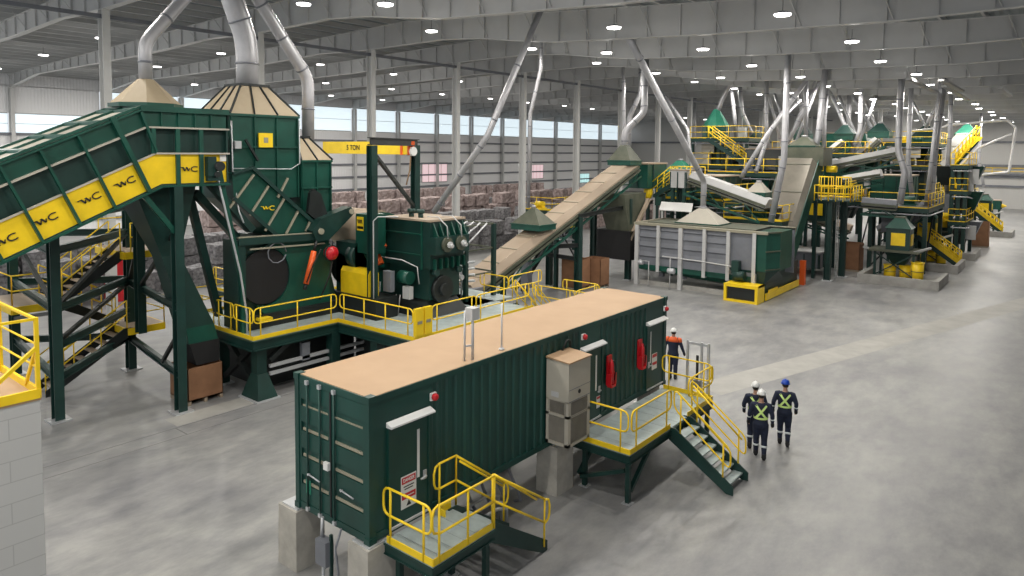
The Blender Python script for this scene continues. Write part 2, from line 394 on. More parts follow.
# ================================================================== CONTAINER ROOM
XR, XL, Y0, Y1, ZB, ZT = -9.15, -11.31, 7.53, 18.60, 1.20, 3.79
ct = thing('container', 'long dark green corrugated shipping container raised on concrete piers, tan dusty roof', 'container', (-10.2, 13, ZB))
def corr(x, ya, yb, z0, z1, sgn, pitch=.255, dep=.032, skip=()):
    mb = MB(); y = ya; prof = []
    while y < yb-.001:
        for f, o in ((0, 0), (.36, 0), (.5, 1), (.86, 1)):
            yy = y+f*pitch
            if yy < yb:
                dd_ = -dep if o else 0
                if any(a <= yy <= b for a, b in skip): dd_ = 0
                prof.append((yy, dd_))
        y += pitch
    prof.append((yb, 0)); n = len(prof)
    mb.add([(x+sgn*d, yy, z) for z in (z0, z1) for yy, d in prof], [(i, i+1, n+i+1, n+i) for i in range(n-1)]); return mb
doors = [(7.99, 8.90), (14.10, 14.98), (17.42, 18.38)]
part('side_panel', corr(XR-.02, Y0+.15, Y1-.15, ZB+.14, ZT-.12, 1, skip=[(a-.04, b+.04) for a, b in doors]+[(Y0, 8.0)]), 'cgreen', ct)
part('side_panel', corr(XL+.02, Y0+.15, Y1-.15, ZB+.14, ZT-.12, -1), 'cgreen', ct)
part('end_panel', MB().box(XL+.1, XR-.1, Y1-.06, Y1-.03, ZB+.1, ZT-.1), 'cgreen', ct)
part('floor_pan', MB().box(XL+.03, XR-.03, Y0+.05, Y1-.05, ZB+.06, ZB+.14), 'dgreen', ct)
for x in (XL+.06, XR-.06):
    for y in (Y0+.07, Y1-.07):
        cp = part('corner_post', MB().box(x-.06, x+.06, y-.07, y+.07, ZB+.1, ZT-.1), 'cgreen', ct)
        part('corner_casting', MB().box(x-.075, x+.075, y-.085, y+.085, ZB, ZB+.11), 'cgreen', cp)
        part('corner_casting', MB().box(x-.075, x+.075, y-.085, y+.085, ZT-.1, ZT+.012), 'cgreen', cp)
rl = MB()
for x in (XL+.05, XR-.05):
    rl.box(x-.04, x+.04, Y0+.1, Y1-.1, ZT-.12, ZT-.01)
    rl.box(x-.045, x+.045, Y0+.1, Y1-.1, ZB+.03, ZB+.16)
for y in (Y0+.05, Y1-.05):
    rl.box(XL+.1, XR-.1, y-.04, y+.04, ZT-.14, ZT-.01); rl.box(XL+.1, XR-.1, y-.04, y+.04, ZB+.02, ZB+.15)
part('rail_frame', rl, 'cgreen', ct)
rf = MB().box(XL+.03, XR-.03, Y0+.04, Y1-.04, ZT-.02, ZT)
part('roof', rf, 'tan', ct)
# end doors: two leaves with recessed panels, lock rods and handles
xm = (XL+XR)/2
for (a, b) in ((XL+.12, xm-.012), (xm+.012, XR-.12)):
    lf = MB(); yF = Y0+.035; z0, z1 = ZB+.16, ZT-.15
    lf.box(a, b, yF+.02, yF+.045, z0, z1); nr = 5; hh = (z1-z0)/nr
    for r_ in range(nr+1):
        zc = z0+hh*r_; zz0, zz1 = max(z0, zc-.09), min(z1, zc+.09)
        if r_ in (0, nr): pass
        lf.prism([(a, yF+.02, zc-.17 if r_ else z0), (a, yF-.012, (zc-.10) if r_ else z0), (a, yF-.012, zc+.10 if r_ < nr else z1), (a, yF+.02, zc+.13 if r_ < nr else z1)], (b-a, 0, 0)) if False else None
    # raised field with four sunken horizontal channels
    zs = [z0, z0+.34, z0+.52, z0+.86, z0+1.04, z0+1.36, z0+1.54, z0+1.84, z0+1.98, z1]
    for i_ in range(0, 10, 2): lf.box(a+.01, b-.01, yF-.016, yF+.025, zs[i_], zs[i_+1])
    lf.box(a, a+.06, yF-.018, yF+.03, z0, z1); lf.box(b-.06, b, yF-.018, yF+.03, z0, z1)
    d = part('door', lf, 'cgreen', ct)
    for zc in (.52, 1.04, 1.54, 1.98): part('channel_ledge', MB().box(a+.09, b-.09, yF-.002, yF+.021, z0+zc-.165, z0+zc-.115), 'rib', d)
    for fx in ((.30, .70) if a < xm-.5 else (.12,)):
        x = a+(b-a)*fx
        part('lock_rod', MB().tube([(x, yF-.045, ZB+.08), (x, yF-.045, ZT-.06)], .019, 8), 'cgreen', d)
        part('rod_keeper', MB().box(x-.035, x+.035, yF-.075, yF-.01, ZT-.14, ZT-.06).box(x-.035, x+.035, yF-.075, yF-.01, ZB+.05, ZB+.12), 'steel', d)
    x = a+(b-a)*.30
    part('handle', MB().tube([(x, yF-.05, z0+.60), (x+.40, yF-.07, z0+.57)], .014, 6).tube([(x+.05, yF-.03, z0+.60), (x+.05, yF-.08, z0+.60)], .02, 6), 'steel', d)
part('lock_box', MB().box(xm-.13, xm-.0, Y0-.06, Y0+.0, ZB+1.02, ZB+1.16), 'white', ct)
part('drip_strip', MB().box(xm-.02, xm+.02, Y0-.0, Y0+.03, ZB+.15, ZT-.14), 'rubber', ct)
part('data_plate', MB().box(XL+.32, XL+.46, Y0+.012, Y0+.02, ZB+.36, ZB+.62), 'lgreen', ct)
for i_, (a, b) in enumerate(doors):
    dm = MB().box(XR-.03, XR+.015, a, b, ZB+.13, 3.13)
    d = part('door', dm, 'cgreen', ct)
    fr = MB().box(XR-.02, XR+.035, a-.05, a, ZB+.12, 3.16).box(XR-.02, XR+.035, b, b+.05, ZB+.12, 3.16).box(XR-.02, XR+.035, a, b, 3.12, 3.17)
    part('door_frame', fr, 'cgreen', d)
    part('canopy', MB().prism([(XR, a-.08, 3.26), (XR+.14, a-.08, 3.20), (XR+.14, a-.08, 3.17), (XR, a-.08, 3.17)], (0, b-a+.16, 0)), 'white', d)
    part('vision_strip', MB().box(XR+.015, XR+.022, b-.27, b-.21, 2.02, 2.92) if i_ != 2 else MB().box(XR+.015, XR+.022, a+.18, a+.22, 2.05, 2.95), 'white', d)
    yh = b-.08 if i_ < 2 else a+.10
    part('handle', MB().tube([(XR+.015, yh, 2.0), (XR+.07, yh, 2.0), (XR+.07, yh+(-.14 if i_ < 2 else .14), 1.99)], .018, 8).box(XR+.012, XR+.03, yh-.04, yh+.04, 1.93, 2.1), 'steel', d)
    part('threshold', MB().box(XR, XR+.05, a, b, ZB+.10, ZB+.135), 'lgrey', d)
def signboard(parent, x, y, z, w, h, small=False):
    s = part('sign', MB().box(x, x+.006, y-w/2, y+w/2, z-h/2, z+h/2), 'white', parent, label='white warning sign with red header and footer')
    part('header', MB().box(x+.006, x+.008, y-w*.45, y+w*.45, z+h*.26, z+h*.46), 'red', s)
    part('header', MB().box(x+.006, x+.008, y-w*.45, y+w*.45, z-h*.22, z-h*.04), 'red', s)
    if not small:
        text_mesh('DANGER', h*.15, face_mtx((x+.009, y, z+h*.36), (0, 1, 0), (0, 0, 1)), 'white', s, sx=.75)
        for k_, (zz, ww) in enumerate(((.15, .34), (.07, .28))): part('print_line', MB().box(x+.006, x+.008, y-w*ww, y+w*ww, z+h*zz, z+h*(zz+.035)), 'ink', s)
        part('print_line', MB().box(x+.008, x+.010, y-w*.34, y+w*.34, z-h*.145, z-h*.115), 'white', s)
        part('pictogram', MB().prism([(x+.006, y-w*.16, z-h*.44), (x+.006, y+w*.16, z-h*.44), (x+.006, y, z-h*.27)], (.002, 0, 0)), 'ink', s)
signboard(ct, XR+.016, 8.42, 1.86, .37, .60)
signboard(ct, XR+.016, 17.86, 2.05, .30, .46, True)
signboard(ct, XR+.016, 14.86, 1.70, .16, .30, True)
for y, z in ((9.03, 3.43), (14.12, 3.52), (18.45, 3.47)):
    b = thing('beacon', {9.03: 'red and white alarm beacon above the near container door', 14.12: 'red and white alarm beacon over the middle container door', 18.45: 'red and white alarm beacon at the far top corner of the container'}[y], 'alarm beacon', (XR, y, z), 'alarm beacons on the container')
    part('mount', MB().box(XR+.002, XR+.05, y-.07, y+.07, z-.07, z+.07), 'white', b)
    part('strobe', MB().tube([(XR+.05, y, z), (XR+.11, y, z), (XR+.13, y, z)], [.07, .065, .03], 12), 'red', b)
for k_, (y, z) in enumerate(((15.36, 2.40), (16.98, 2.48))):
    e = thing('extinguisher_cabinet', ('red fire extinguisher holder nearer the cooling unit, on the container wall', 'red fire extinguisher holder just left of the far container door')[k_], 'fire extinguisher', (XR, y, z), 'red holders on the container wall')
    part('back_plate', MB().box(XR, XR+.04, y-.11, y+.11, z-.38, z+.38), 'red', e)
    part('cylinder', MB().tube([(XR+.10, y, z-.34), (XR+.10, y, z-.31), (XR+.10, y, z+.14), (XR+.10, y, z+.22), (XR+.10, y, z+.28)], [.04, .06, .06, .04, .025], 12), 'red', e)
    part('shroud', MB().prism([(XR+.05, y-.13, z-.06), (XR+.17, y-.13, z-.06), (XR+.17, y-.13, z-.36), (XR+.05, y-.13, z-.42)], (0, .04, 0)).prism([(XR+.05, y+.09, z-.06), (XR+.17, y+.09, z-.06), (XR+.17, y+.09, z-.36), (XR+.05, y+.09, z-.38)], (0, .04, 0)).box(XR+.05, XR+.17, y-.11, y+.11, z-.42, z-.36), 'red', e)
    part('hose', MB().tube([(XR+.14, y, z+.26), (XR+.17, y+.05, z+.2), (XR+.18, y+.06, z), (XR+.16, y+.05, z-.25)], .015, 6), 'rubber', e)
# wall-mounted cooling unit
M['acd'] = mat('cabinet_grille', (.20, .185, .16), .6, n_scale=3, n_amt=.15)  # darker beige for the louvers, mesh and coil
AY0, AY1, AX1, AZ0, AZ1 = 12.62, 13.50, -8.52, 1.40, 3.32
ac = thing('air_conditioner', 'tall beige wall-mounted air conditioner on the long side of the container', 'air conditioner', (XR, (AY0+AY1)/2, AZ0))
bd = MB().box(XR+.02, AX1, AY0, AY1, 2.42, AZ1)
bd.box(XR+.02, AX1-.02, AY0+.02, AY1-.02, 1.42, 2.44); 
for y in (AY0, AY1-.10): bd.box(AX1-.10, AX1, y, y+.10, AZ0, 2.44); bd.box(XR+.02, XR+.09, y, y+.10, AZ0, 2.44)
bd.box(XR+.02, AX1, AY0, AY1, AZ0, AZ0+.07); bd.box(XR+.02, AX1, AY0, AY1, 2.06, 2.12)
part('housing', bd, 'ac', ac)
part('top_cover', MB().prism([(XR+.01, AY0-.02, AZ1+.03), (AX1+.03, AY0-.02, AZ1-.01), (AX1+.03, AY0-.02, AZ1+.02), (XR+.01, AY0-.02, AZ1+.07)], (0, AY1-AY0+.04, 0)), 'tan', ac)
gl = MB()
for k_ in range(14): x = XR+.12+k_*.033; gl.box(x, x+.016, AY0-.006, AY0+.01, 2.14, 2.40)
part('louver', gl, 'acd', ac)
gl = MB()
for k_ in range(26): z = 1.50+k_*.034; gl.box(AX1-.012, AX1+.004, AY0+.12, AY1-.12, z, z+.016)
part('coil_grille', gl, 'acd', ac)
part('intake_mesh', MB().box(XR+.1, AX1-.11, AY0+.012, AY0+.024, 1.48, 2.05), 'acd', ac)
part('coil', MB().box(AX1-.016, AX1-.01, AY0+.11, AY1-.11, 1.48, 2.40), 'acd', ac)
part('badge', MB().tube([(AX1, 13.05, 2.60), (AX1+.01, 13.05, 2.60)], .05, 12), 'ink', ac)
part('data_plate', MB().box(XR+.16, XR+.36, AY0-.006, AY0, 2.50, 2.62), 'lgrey', ac)
part('panel_seam', MB().box(AX1, AX1+.006, AY0+.02, AY1-.02, 2.70, 2.712).box(AX1, AX1+.006, AY0+.02, AY1-.02, 2.43, 2.445), 'grey', ac)
part('service_cable', MB().tube([(XR+.03, 13.2, AZ1+.04), (XR+.10, 13.3, AZ1+.3), (XR+.05, 13.5, AZ1+.25), (XR+.01, 13.6, AZ1-.15)], .025, 6), 'black', ac)
# concrete piers
def pier(x0, x1, y0, y1, z1, label):
    p = thing('concrete_pier', label, 'pier', ((x0+x1)/2, (y0+y1)/2, 0), 'piers under the green container')
    part('block', MB().frustum([(x0, y0), (x1, y0), (x1, y1), (x0, y1)], [(x0+.01, y0+.01), (x1-.01, y0+.01), (x1-.01, y1-.01), (x0+.01, y1-.01)], 0, z1-.03), 'conc', p)
    part('bearing_plate', MB().box(x0+.06, x1-.04, y0+.06, y1-.06, z1-.03, z1), 'steel', p)
    return p
pier(-11.72, -11.12, 7.40, 8.05, ZB, 'concrete pier under the near left corner of the container')
pier(-9.62, -9.06, 7.42, 8.1, ZB, 'concrete pier under the near right corner beside the small landing')
pier(-9.62, -9.02, 12.93, 13.6, ZB, 'concrete pier below the beige cooling unit')
pier(-11.4, -10.9, 12.93, 13.6, ZB, 'concrete pier hidden in shade under the middle of the container')
pier(-9.75, -9.3, 18.0, 18.58, ZB, 'concrete pier below the far end of the container')
pier(-11.4, -10.95, 18.0, 18.58, ZB, 'concrete pier below the far left corner of the container')
# junction box on a strut by the near end
p0 = V((-10.25, 7.42, 0))
jb = thing('junction_box', 'grey electrical box on a stand below the container end doors', 'electrical box', p0)
part('enclosure', MB().box(p0.x-.16, p0.x+.14, p0.y-.1, p0.y+.08, .52, .98), 'grey', jb)
part('strut', MB().box(p0.x+.12, p0.x+.17, p0.y, p0.y+.05, 0, 1.10), 'dgreen', jb)
part('conduit', MB().tube([(p0.x-.06, p0.y, .52), (p0.x-.06, p0.y, 0)], .028, 8).tube([(p0.x-.10, p0.y, .98), (p0.x-.10, p0.y+.02, 1.35)], .03, 8), 'steel', jb)
part('loose_cable', MB().tube([(p0.x+.34, p0.y+.1, 1.25), (p0.x+.30, p0.y, .9), (p0.x+.38, p0.y, .5), (p0.x+.36, p0.y-.02, 0)], .02, 6), 'grey', jb)
# cable hoops under the container
hp = thing('conduit_run', 'grey flexible conduits drooping under the container between the piers', 'conduit', (-9.5, 10.8, 0))
for k_ in range(4):
    y = 10.3+k_*.45
    part('hose', MB().tube([(-9.5, y, 1.2), (-9.42, y+.05, .9), (-9.3, y+.2, .45), (-9.35, y+.35, .2), (-9.6, y+.45, .06)], .035, 8), 'grey', hp)
for k_ in range(3):
    part('pipe', MB().tube([(-9.35+.12*k_, 9.5, .75-.12*k_), (-9.35+.12*k_, 10.9, .75-.12*k_), (-9.35+.12*k_, 11.2, .6-.1*k_), (-9.35+.12*k_, 11.2, 0)], .04, 8), 'steel', hp)
# roof mast items
rb = thing('roof_control_box', 'small grey control box on two posts standing on the tan container roof', 'electrical box', GZ(466, 362, ZT))
b0 = GZ(464.5, 361, ZT); b1 = GZ(472.5, 360, ZT); 
part('post', MB().tube([b0, b0+V((0, 0, 1.02))], .022, 6), 'steel', rb); part('post', MB().tube([b1, b1+V((0, 0, .95))], .03, 6), 'steel', rb)
c = b1+V((.0, .02, .82)); part('enclosure', MB().box(c.x-.14, c.x+.06, c.y-.1, c.y+.12, c.z, c.z+.24), 'lgrey', rb)
part('crossbar', MB().bar(b0+V((0, 0, .3)), b1+V((0, 0, .3)), .03), 'steel', rb)
b2 = GZ(501.5, 350, ZT); solo('roof_mast', MB().tube([b2, b2+V((0, 0, 1.0))], .02, 6).tube([b2, b2+V((0, 0, .04))], .06, 8), 'steel', 'thin grey mast standing alone on the tan container roof', 'mast')
# ================================================================== LANDINGS
def landing(name, label, x0, x1, y0, y1, z, legs, cat='landing', gm='grate', sub=.16, steel='dgreen', toe=True):
    t = thing(name, label, cat, ((x0+x1)/2, (y0+y1)/2, 0))
    part('deck', MB().box(x0, x1, y0, y1, z-.03, z), gm, t)
    e = MB()
    for a, b in (((x0, y0), (x1, y0)), ((x1, y0), (x1, y1)), ((x1, y1), (x0, y1)), ((x0, y1), (x0, y0))):
        e.ibeam((*a, z-.04-sub/2), (*b, z-.04-sub/2), .07, sub, t=.02)
    part('edge_beam', e, steel, t)
    for (lx, ly) in legs:
        l = part('leg', MB().box(lx-.05, lx+.05, ly-.05, ly+.05, 0, z-.05), steel, t)
        part('foot_plate', MB().box(lx-.11, lx+.11, ly-.11, ly+.11, 0, .02), 'steel', l)
    return t
def stairs(t, p, q, w, side, n, steel='dgreen', tread='grate', rz=None):
    """flight from p (top, mid-width) down to q; side = unit vector across"""
    p = V(p); q = V(q); side = V(side).normalized(); d = q-p; h = V((d.x, d.y, 0)).normalized()
    for sg in (-1, 1):
        o = side*(sg*w/2); s = part('stringer', MB().prism([p+o+V((0, 0, .02))-h*.12, p+o+h*.12+V((0, 0, .02)), q+o+h*.02+V((0, 0, .20)), q+o+h*.02, q+o-h*.14, p+o-h*.12-V((0, 0, .24))], side*(.04*sg)), steel, t)
    for i in range(1, n+1):
        c = p+d*(i/(n+1)); part('tread', MB().bar(c-side*(w/2-.02), c+side*(w/2-.02), .24, .04), tread, t)
def toe(t, a, b, h=.12): return part('toe_board', MB().bar(V(a)+V((0, 0, h/2)), V(b)+V((0, 0, h/2)), .02, h), 'yellow', t)
ZD = 1.20
l1 = landing('access_landing', 'small steel landing with yellow rails at the near container door', -9.11, -7.89, 7.81, 9.36, ZD, ((-8.85, 7.95), (-8.0, 7.95), (-8.0, 9.25), (-8.85, 9.25)))
sm = MB()
for k_ in range(1, 5): sm.box(-9.05, -7.89, 7.81+k_*.3, 7.815+k_*.3, ZD, ZD+.002)
part('plank_joint', sm, 'grey', l1)
toe(l1, (-9.02, 7.81, ZD), (-7.89, 7.81, ZD)); toe(l1, (-7.89, 7.81, ZD), (-7.89, 9.3, ZD)); toe(l1, (-9.0, 9.05, ZD), (-9.0, 9.38, ZD)); toe(l1, (-9.0, 9.05, ZD), (-8.82, 9.05, ZD))
stairs(l1, (-8.45, 9.38, ZD), (-8.45, 11.05, 0.0), .95, (1, 0, 0), 5)
def railing(t, segs, name='guard_rail', m='yellow', **kw):
    for a, b in segs:
        mb = MB(); rail(mb, a, b, **kw); part(name, mb, m, t)
railing(l1, [((-9.06, 7.81, ZD), (-7.98, 7.81, ZD))])
mb = MB(); rail(mb, (-7.89, 7.95, ZD), (-7.89, 9.35, ZD), ends=False, posts=3); rail(mb, (-7.93, 9.35, ZD), (-7.93, 10.95, .12), ends=False, posts=2)
for (y, z) in ((7.95, ZD), (10.95, .12)): 
    sg = -1 if y < 8 else 1
    mb.tube([(-7.91, y, z+.98), (-7.91, y+sg*.1, z+.94), (-7.91, y+sg*.14, z+.82), (-7.91, y+sg*.14, z+.64), (-7.91, y+sg*.1, z+.54), (-7.91, y, z+.50)], .023, 6)
part('guard_rail', mb, 'yellow', l1)
mb = MB(); rail(mb, (-8.98, 9.05, ZD), (-8.98, 9.5, ZD), ends=False, posts=2); rail(mb, (-8.98, 9.5, ZD), (-8.98, 10.95, .12), ends=False, posts=2)
for (y, z) in ((9.05, ZD), (10.95, .12)):
    sg = -1 if y < 9.3 else 1
    mb.tube([(-8.98, y, z+.98), (-8.98, y+sg*.1, z+.94), (-8.98, y+sg*.14, z+.82), (-8.98, y+sg*.14, z+.64), (-8.98, y+sg*.1, z+.54), (-8.98, y, z+.50)], .023, 6)
part('guard_rail', mb, 'yellow', l1)
for hx_ in (-8.88, -8.02): part('hand_rail', MB().tube([(hx_, 9.5, ZD+.9), (hx_, 10.8, .22+.9)], .022, 6), 'yellow', l1)
# second landing with the seven-tread flight
l2 = landing('stair_landing', 'long steel landing with yellow rails and stair at the far container doors', -9.05, -7.52, 13.62, 18.2, ZD, ((-7.62, 13.75), (-8.85, 13.85), (-7.62, 18.1)))
sm = MB()
for k_ in range(1, 9): sm.box(-9.05, -7.52, 13.62+k_*.5, 13.626+k_*.5, ZD, ZD+.002)
part('plank_joint', sm, 'grey', l2)
part('knee_brace', MB().bar((-7.62, 13.85, .25), (-7.62, 14.85, ZD-.15), .09).bar((-7.7, 13.75, .75), (-8.9, 13.75, .25), .09), 'dgreen', l2)
part('knee_brace', MB().bar((-8.95, 13.75, .3), (-8.95, 14.6, ZD-.2), .09), 'dgreen', l2)
toe(l2, (-8.9, 13.62, ZD), (-7.52, 13.62, ZD)); toe(l2, (-7.52, 13.62, ZD), (-7.52, 15.62, ZD)); toe(l2, (-7.52, 16.6, ZD), (-7.52, 18.2, ZD)); toe(l2, (-9.0, 18.2, ZD), (-7.52, 18.2, ZD))
stairs(l2, (-7.50, 16.12, ZD), (-5.92, 16.12, 0), .92, (0, 1, 0), 6)
railing(l2, [((-8.85, 13.62, ZD), (-7.62, 13.62, ZD)), ((-7.52, 13.72, ZD), (-7.52, 15.6, ZD)), ((-7.52, 16.68, ZD), (-7.52, 18.12, ZD)), ((-9.0, 18.2, ZD), (-7.62, 18.2, ZD))])
railing(l2, [((-7.4, 15.64, ZD), (-6.02, 15.64, .12)), ((-7.4, 16.60, ZD), (-6.02, 16.60, .12))], posts=2)
for hy_ in (15.72, 16.52): part('hand_rail', MB().tube([(-7.35, hy_, ZD+.88), (-6.05, hy_, .12+.90)], .026, 6), 'yellow', l2)
# galvanised ladder gate at the far end of the landing
g0 = V((-8.38, 18.42, 0))
gt = thing('ladder_frame', 'galvanised steel ladder frame standing behind the far landing railing', 'frame', g0)
for dx in (0, .42, .62): part('upright', MB().box(g0.x+dx-.03, g0.x+dx+.03, g0.y-.03, g0.y+.03, 0, 2.68), 'steel', gt)
for z_ in (2.58, 1.5): part('crossbar', MB().box(g0.x, g0.x+.62, g0.y-.02, g0.y+.02, z_, z_+.07), 'steel', gt)
part('strap', MB().box(g0.x+.27, g0.x+.34, g0.y-.03, g0.y-.01, 1.55, 2.3), 'rubber', gt)
part('control_station', MB().box(g0.x+.2, g0.x+.42, g0.y-.12, g0.y, 1.35, 1.6), 'grey', gt)
# ================================================================== NEAR LEFT BLOCK STRUCTURE
cz = 4.6; c0 = GZ(40, 394, cz)
bw = thing('block_enclosure', 'light grey painted block wall with tan dusty top at the lower left', 'block wall', (c0.x, c0.y, 0))
part('masonry', MB().box(c0.x-3.5, c0.x, c0.y-5, c0.y, 0, cz-.08), 'block', bw)
part('roof_slab', MB().box(c0.x-3.5, c0.x+.01, c0.y-5, c0.y+.01, cz-.08, cz-.02), 'tan', bw)
pr = thing('roof_guard_rail', 'yellow safety railing along the edge of the block wall top', 'railing', (c0.x, c0.y, cz))
part('toe_board', MB().box(c0.x-.02, c0.x+.02, c0.y-5, c0.y, cz-.05, cz+.08).box(c0.x-3, c0.x, c0.y-.02, c0.y+.02, cz-.05, cz+.08), 'yellow', pr)
for dx, dy in ((0, 0), (0, -2), (-1.6, 0), (-3.0, 0)):
    part('post', MB().box(c0.x+dx-.04, c0.x+dx+.01, c0.y+dy-.04, c0.y+dy+.01, cz, cz+1.07), 'yellow', pr)
part('rail', MB().bar((c0.x-.02, c0.y-5, cz+1.05), (c0.x-.02, c0.y-.02, cz+1.05), .035).bar((c0.x-3, c0.y-.02, cz+1.05), (c0.x-.02, c0.y-.02, cz+1.05), .035), 'yellow', pr)
for z_ in (.7, .38): part('chain', MB().bar((c0.x-3, c0.y-.02, cz+z_), (c0.x-.02, c0.y-.02, cz+z_), .02), 'yellow', pr)
part('brace', MB().bar((c0.x-.02, c0.y-.02, cz+.65), (c0.x-.02, c0.y-.75, cz+.03), .05).bar((c0.x-.02, c0.y-.02, cz+.65), (c0.x-.5, c0.y-.02, cz+.03), .04), 'yellow', pr)
# ================================================================== PEOPLE
def loft(mb, secs, n=12):
    """secs: list of (centre, rx, ry, axis_x, axis_y)"""
    vs = []; N = len(secs)
    for c, rx, ry, ax, ay in secs:
        for k in range(n):
            a = 2*math.pi*k/n; vs.append(V(c)+V(ax)*(rx*math.cos(a))+V(ay)*(ry*math.sin(a)))
    fs = [(i*n+k, i*n+(k+1) % n, (i+1)*n+(k+1) % n, (i+1)*n+k) for i in range(N-1) for k in range(n)]
    fs += [tuple(range(n))[::-1], tuple(range((N-1)*n, N*n))]
    mb.add(vs, fs, True)
EX, EY, EZ = V((1, 0, 0)), V((0, 1, 0)), V((0, 0, 1))
def limb(mb, pts, rs, n=10): mb.tube(pts, rs, n)
def remesh(o, vox=.012, it=2):
    r = o.modifiers.new('voxel', 'REMESH'); r.mode = 'VOXEL'; r.voxel_size = vox; r.use_smooth_shade = True
    s = o.modifiers.new('smooth', 'SMOOTH'); s.iterations = it; s.factor = .5
def person(label, loc, heading, pose, helmet='white', vest=True, orange=False, hood=False):
    """facing +Y locally; pose: dict of joints"""
    t = thing('person', label, 'person', loc); t.rotation_euler.z = heading
    HJ = V((0, 0, .93)); sh = 1.46
    P = pose
    lk, la, rk, ra = P['lk'], P['la'], P['rk'], P['ra']; lh, rh = V((-.095, 0, .90)), V((.095, 0, .90))
    ls, rs_ = V((-.20, .0, sh-.03)), V((.20, .0, sh-.03)); le, lw, re, rw = P['le'], P['lw'], P['re'], P['rw']
    def figure(g, feet=True, head=True, hands=True):
        mb = MB()
        loft(mb, [((0, -.01, .84), .155+g, .11+g, EX, EY), ((0, -.01, .93), .175+g, .125+g, EX, EY), ((0, 0, 1.05), .155+g, .11+g, EX, EY), ((0, .0, 1.2), .165+g, .115+g, EX, EY), ((0, 0, 1.34), .19+g, .125+g, EX, EY), ((0, -.005, 1.44), .175+g, .105+g, EX, EY), ((0, -.01, 1.50), .085+g, .07+g, EX, EY)], 14)
        for h_, k_, a_ in ((lh, lk, la), (rh, rk, ra)):
            limb(mb, [h_+V((0, 0, .03)), h_.lerp(k_, .4), k_, k_.lerp(a_, .35), a_+V((0, 0, .03))], [.095+g, .088+g, .062+g, .060+g, .042+g])
        for s_, e_, w_ in ((ls, le, lw), (rs_, re, rw)):
            limb(mb, [s_.lerp(V((0, 0, sh)), .35), s_, s_.lerp(e_, .5), e_, e_.lerp(w_, .4), w_], [.055+g, .062+g, .052+g, .043+g, .040+g, .029+g])
        if head:
            limb(mb, [(0, -.01, 1.46), (0, .01, 1.60)], [.062, .058])
            hc = V((0, .025, 1.68)); mb.ellip(hc, .076, .096, .115, 14, 10)
            mb.ellip(hc+V((0, .03, -.06)), .052, .06, .055, 12, 8)                    # jaw
            mb.tube([hc+V((0, .088, .02)), hc+V((0, .118, -.022)), hc+V((0, .09, -.032))], [.010, .016, .012], 8)   # nose
            for sx in (-1, 1):
                mb.ellip(hc+V((sx*.078, -.005, -.01)), .010, .022, .034, 8, 6)      # ears
        if hands:
            for sx, w_, e_ in ((-1, lw, le), (1, rw, re)):
                d = (w_-e_).normalized(); inn = V((-sx, 0, 0)); inn = (inn-d*inn.dot(d)).normalized(); f = d.cross(inn)*sx
                loft(mb, [(w_-d*.01, .020, .026, inn, f), (w_+d*.04, .017, .040, inn, f), (w_+d*.085, .015, .041, inn, f)], 8)
                for k_ in range(4):
                    b = w_+d*.08+f*((k_-1.5)*.021); L = (.062, .078, .074, .058)[k_]
                    mb.tube([b, b+d*L*.5+inn*.006, b+d*L*.85+inn*.022, b+d*L*.95+inn*.04], [.0098, .009, .0085, .007], 6)
                b = w_+d*.03+f*.038 if f.y > 0 else w_+d*.03-f*.038
                ff = f if f.y > 0 else -f
                mb.tube([b, b+d*.03+ff*.022, b+d*.06+ff*.024+inn*.012], [.013, .011, .008], 6)
        if feet:
            for a_, pt in ((la, P.get('lt', 0)), (ra, P.get('rt', 0))):
                fd = V((0, math.cos(pt), -math.sin(pt))); mb.tube([a_-fd*.05+V((0, 0, -.045)), a_+fd*.07+V((0, 0, -.05)), a_+fd*.16+V((0, 0, -.055))], [.036, .042, .030], 8)
        return mb
    body = part('body', figure(0), 'skin', t, local=True); remesh(body, .011, 1)
    cv = part('coverall', figure(.016, False, False, False), 'navy', t, local=True); remesh(cv, .016, 2)
    for nm, a_, pt in (('boot', la, P.get('lt', 0)), ('boot', ra, P.get('rt', 0))):
        fd = V((0, math.cos(pt), -math.sin(pt))); ud = V((0, math.sin(pt), math.cos(pt)))
        mb = MB(); mb.tube([a_+ud*.07, a_+ud*.0, a_-ud*.045], [.062, .060, .062], 10)
        mb.tube([a_-fd*.07-ud*.045, a_+fd*.03-ud*.04, a_+fd*.13-ud*.05, a_+fd*.19-ud*.06], [.046, .052, .050, .030], 10)
        part(nm, mb, 'rubber', t, local=True)
    hc = V((0, .025, 1.68))
    part('hair', MB().ellip(hc+V((0, -.012, -.01)), .082, .092, .10, 12, 8, -.45), 'hair', t, local=True)
    hm = MB(); hm.ellip(hc+V((0, -.005, .035)), .112, .134, .122, 16, 8, 0.0)
    hm.tube([hc+V((0, -.005, .03)), hc+V((0, -.005, .045))], [.126, .118], 16)
    hm.prism([hc+V((-.08, .10, .034)), hc+V((.08, .10, .034)), hc+V((.05, .165, .026)), hc+V((-.05, .165, .026))], (0, 0, .010))
    hm.tube([hc+V((0, -.12, .09)), hc+V((0, -.04, .152)), hc+V((0, .06, .145)), hc+V((0, .115, .08))], .012, 6)
    h = part('hard_hat', hm, {'white': 'white', 'blue': 'blue'}[helmet], t, local=True)
    part('headband', MB().tube([hc+V((0, -.005, .0)), hc+V((0, -.005, .036))], [.096, .10], 14), 'ink', h, local=False) if False else None
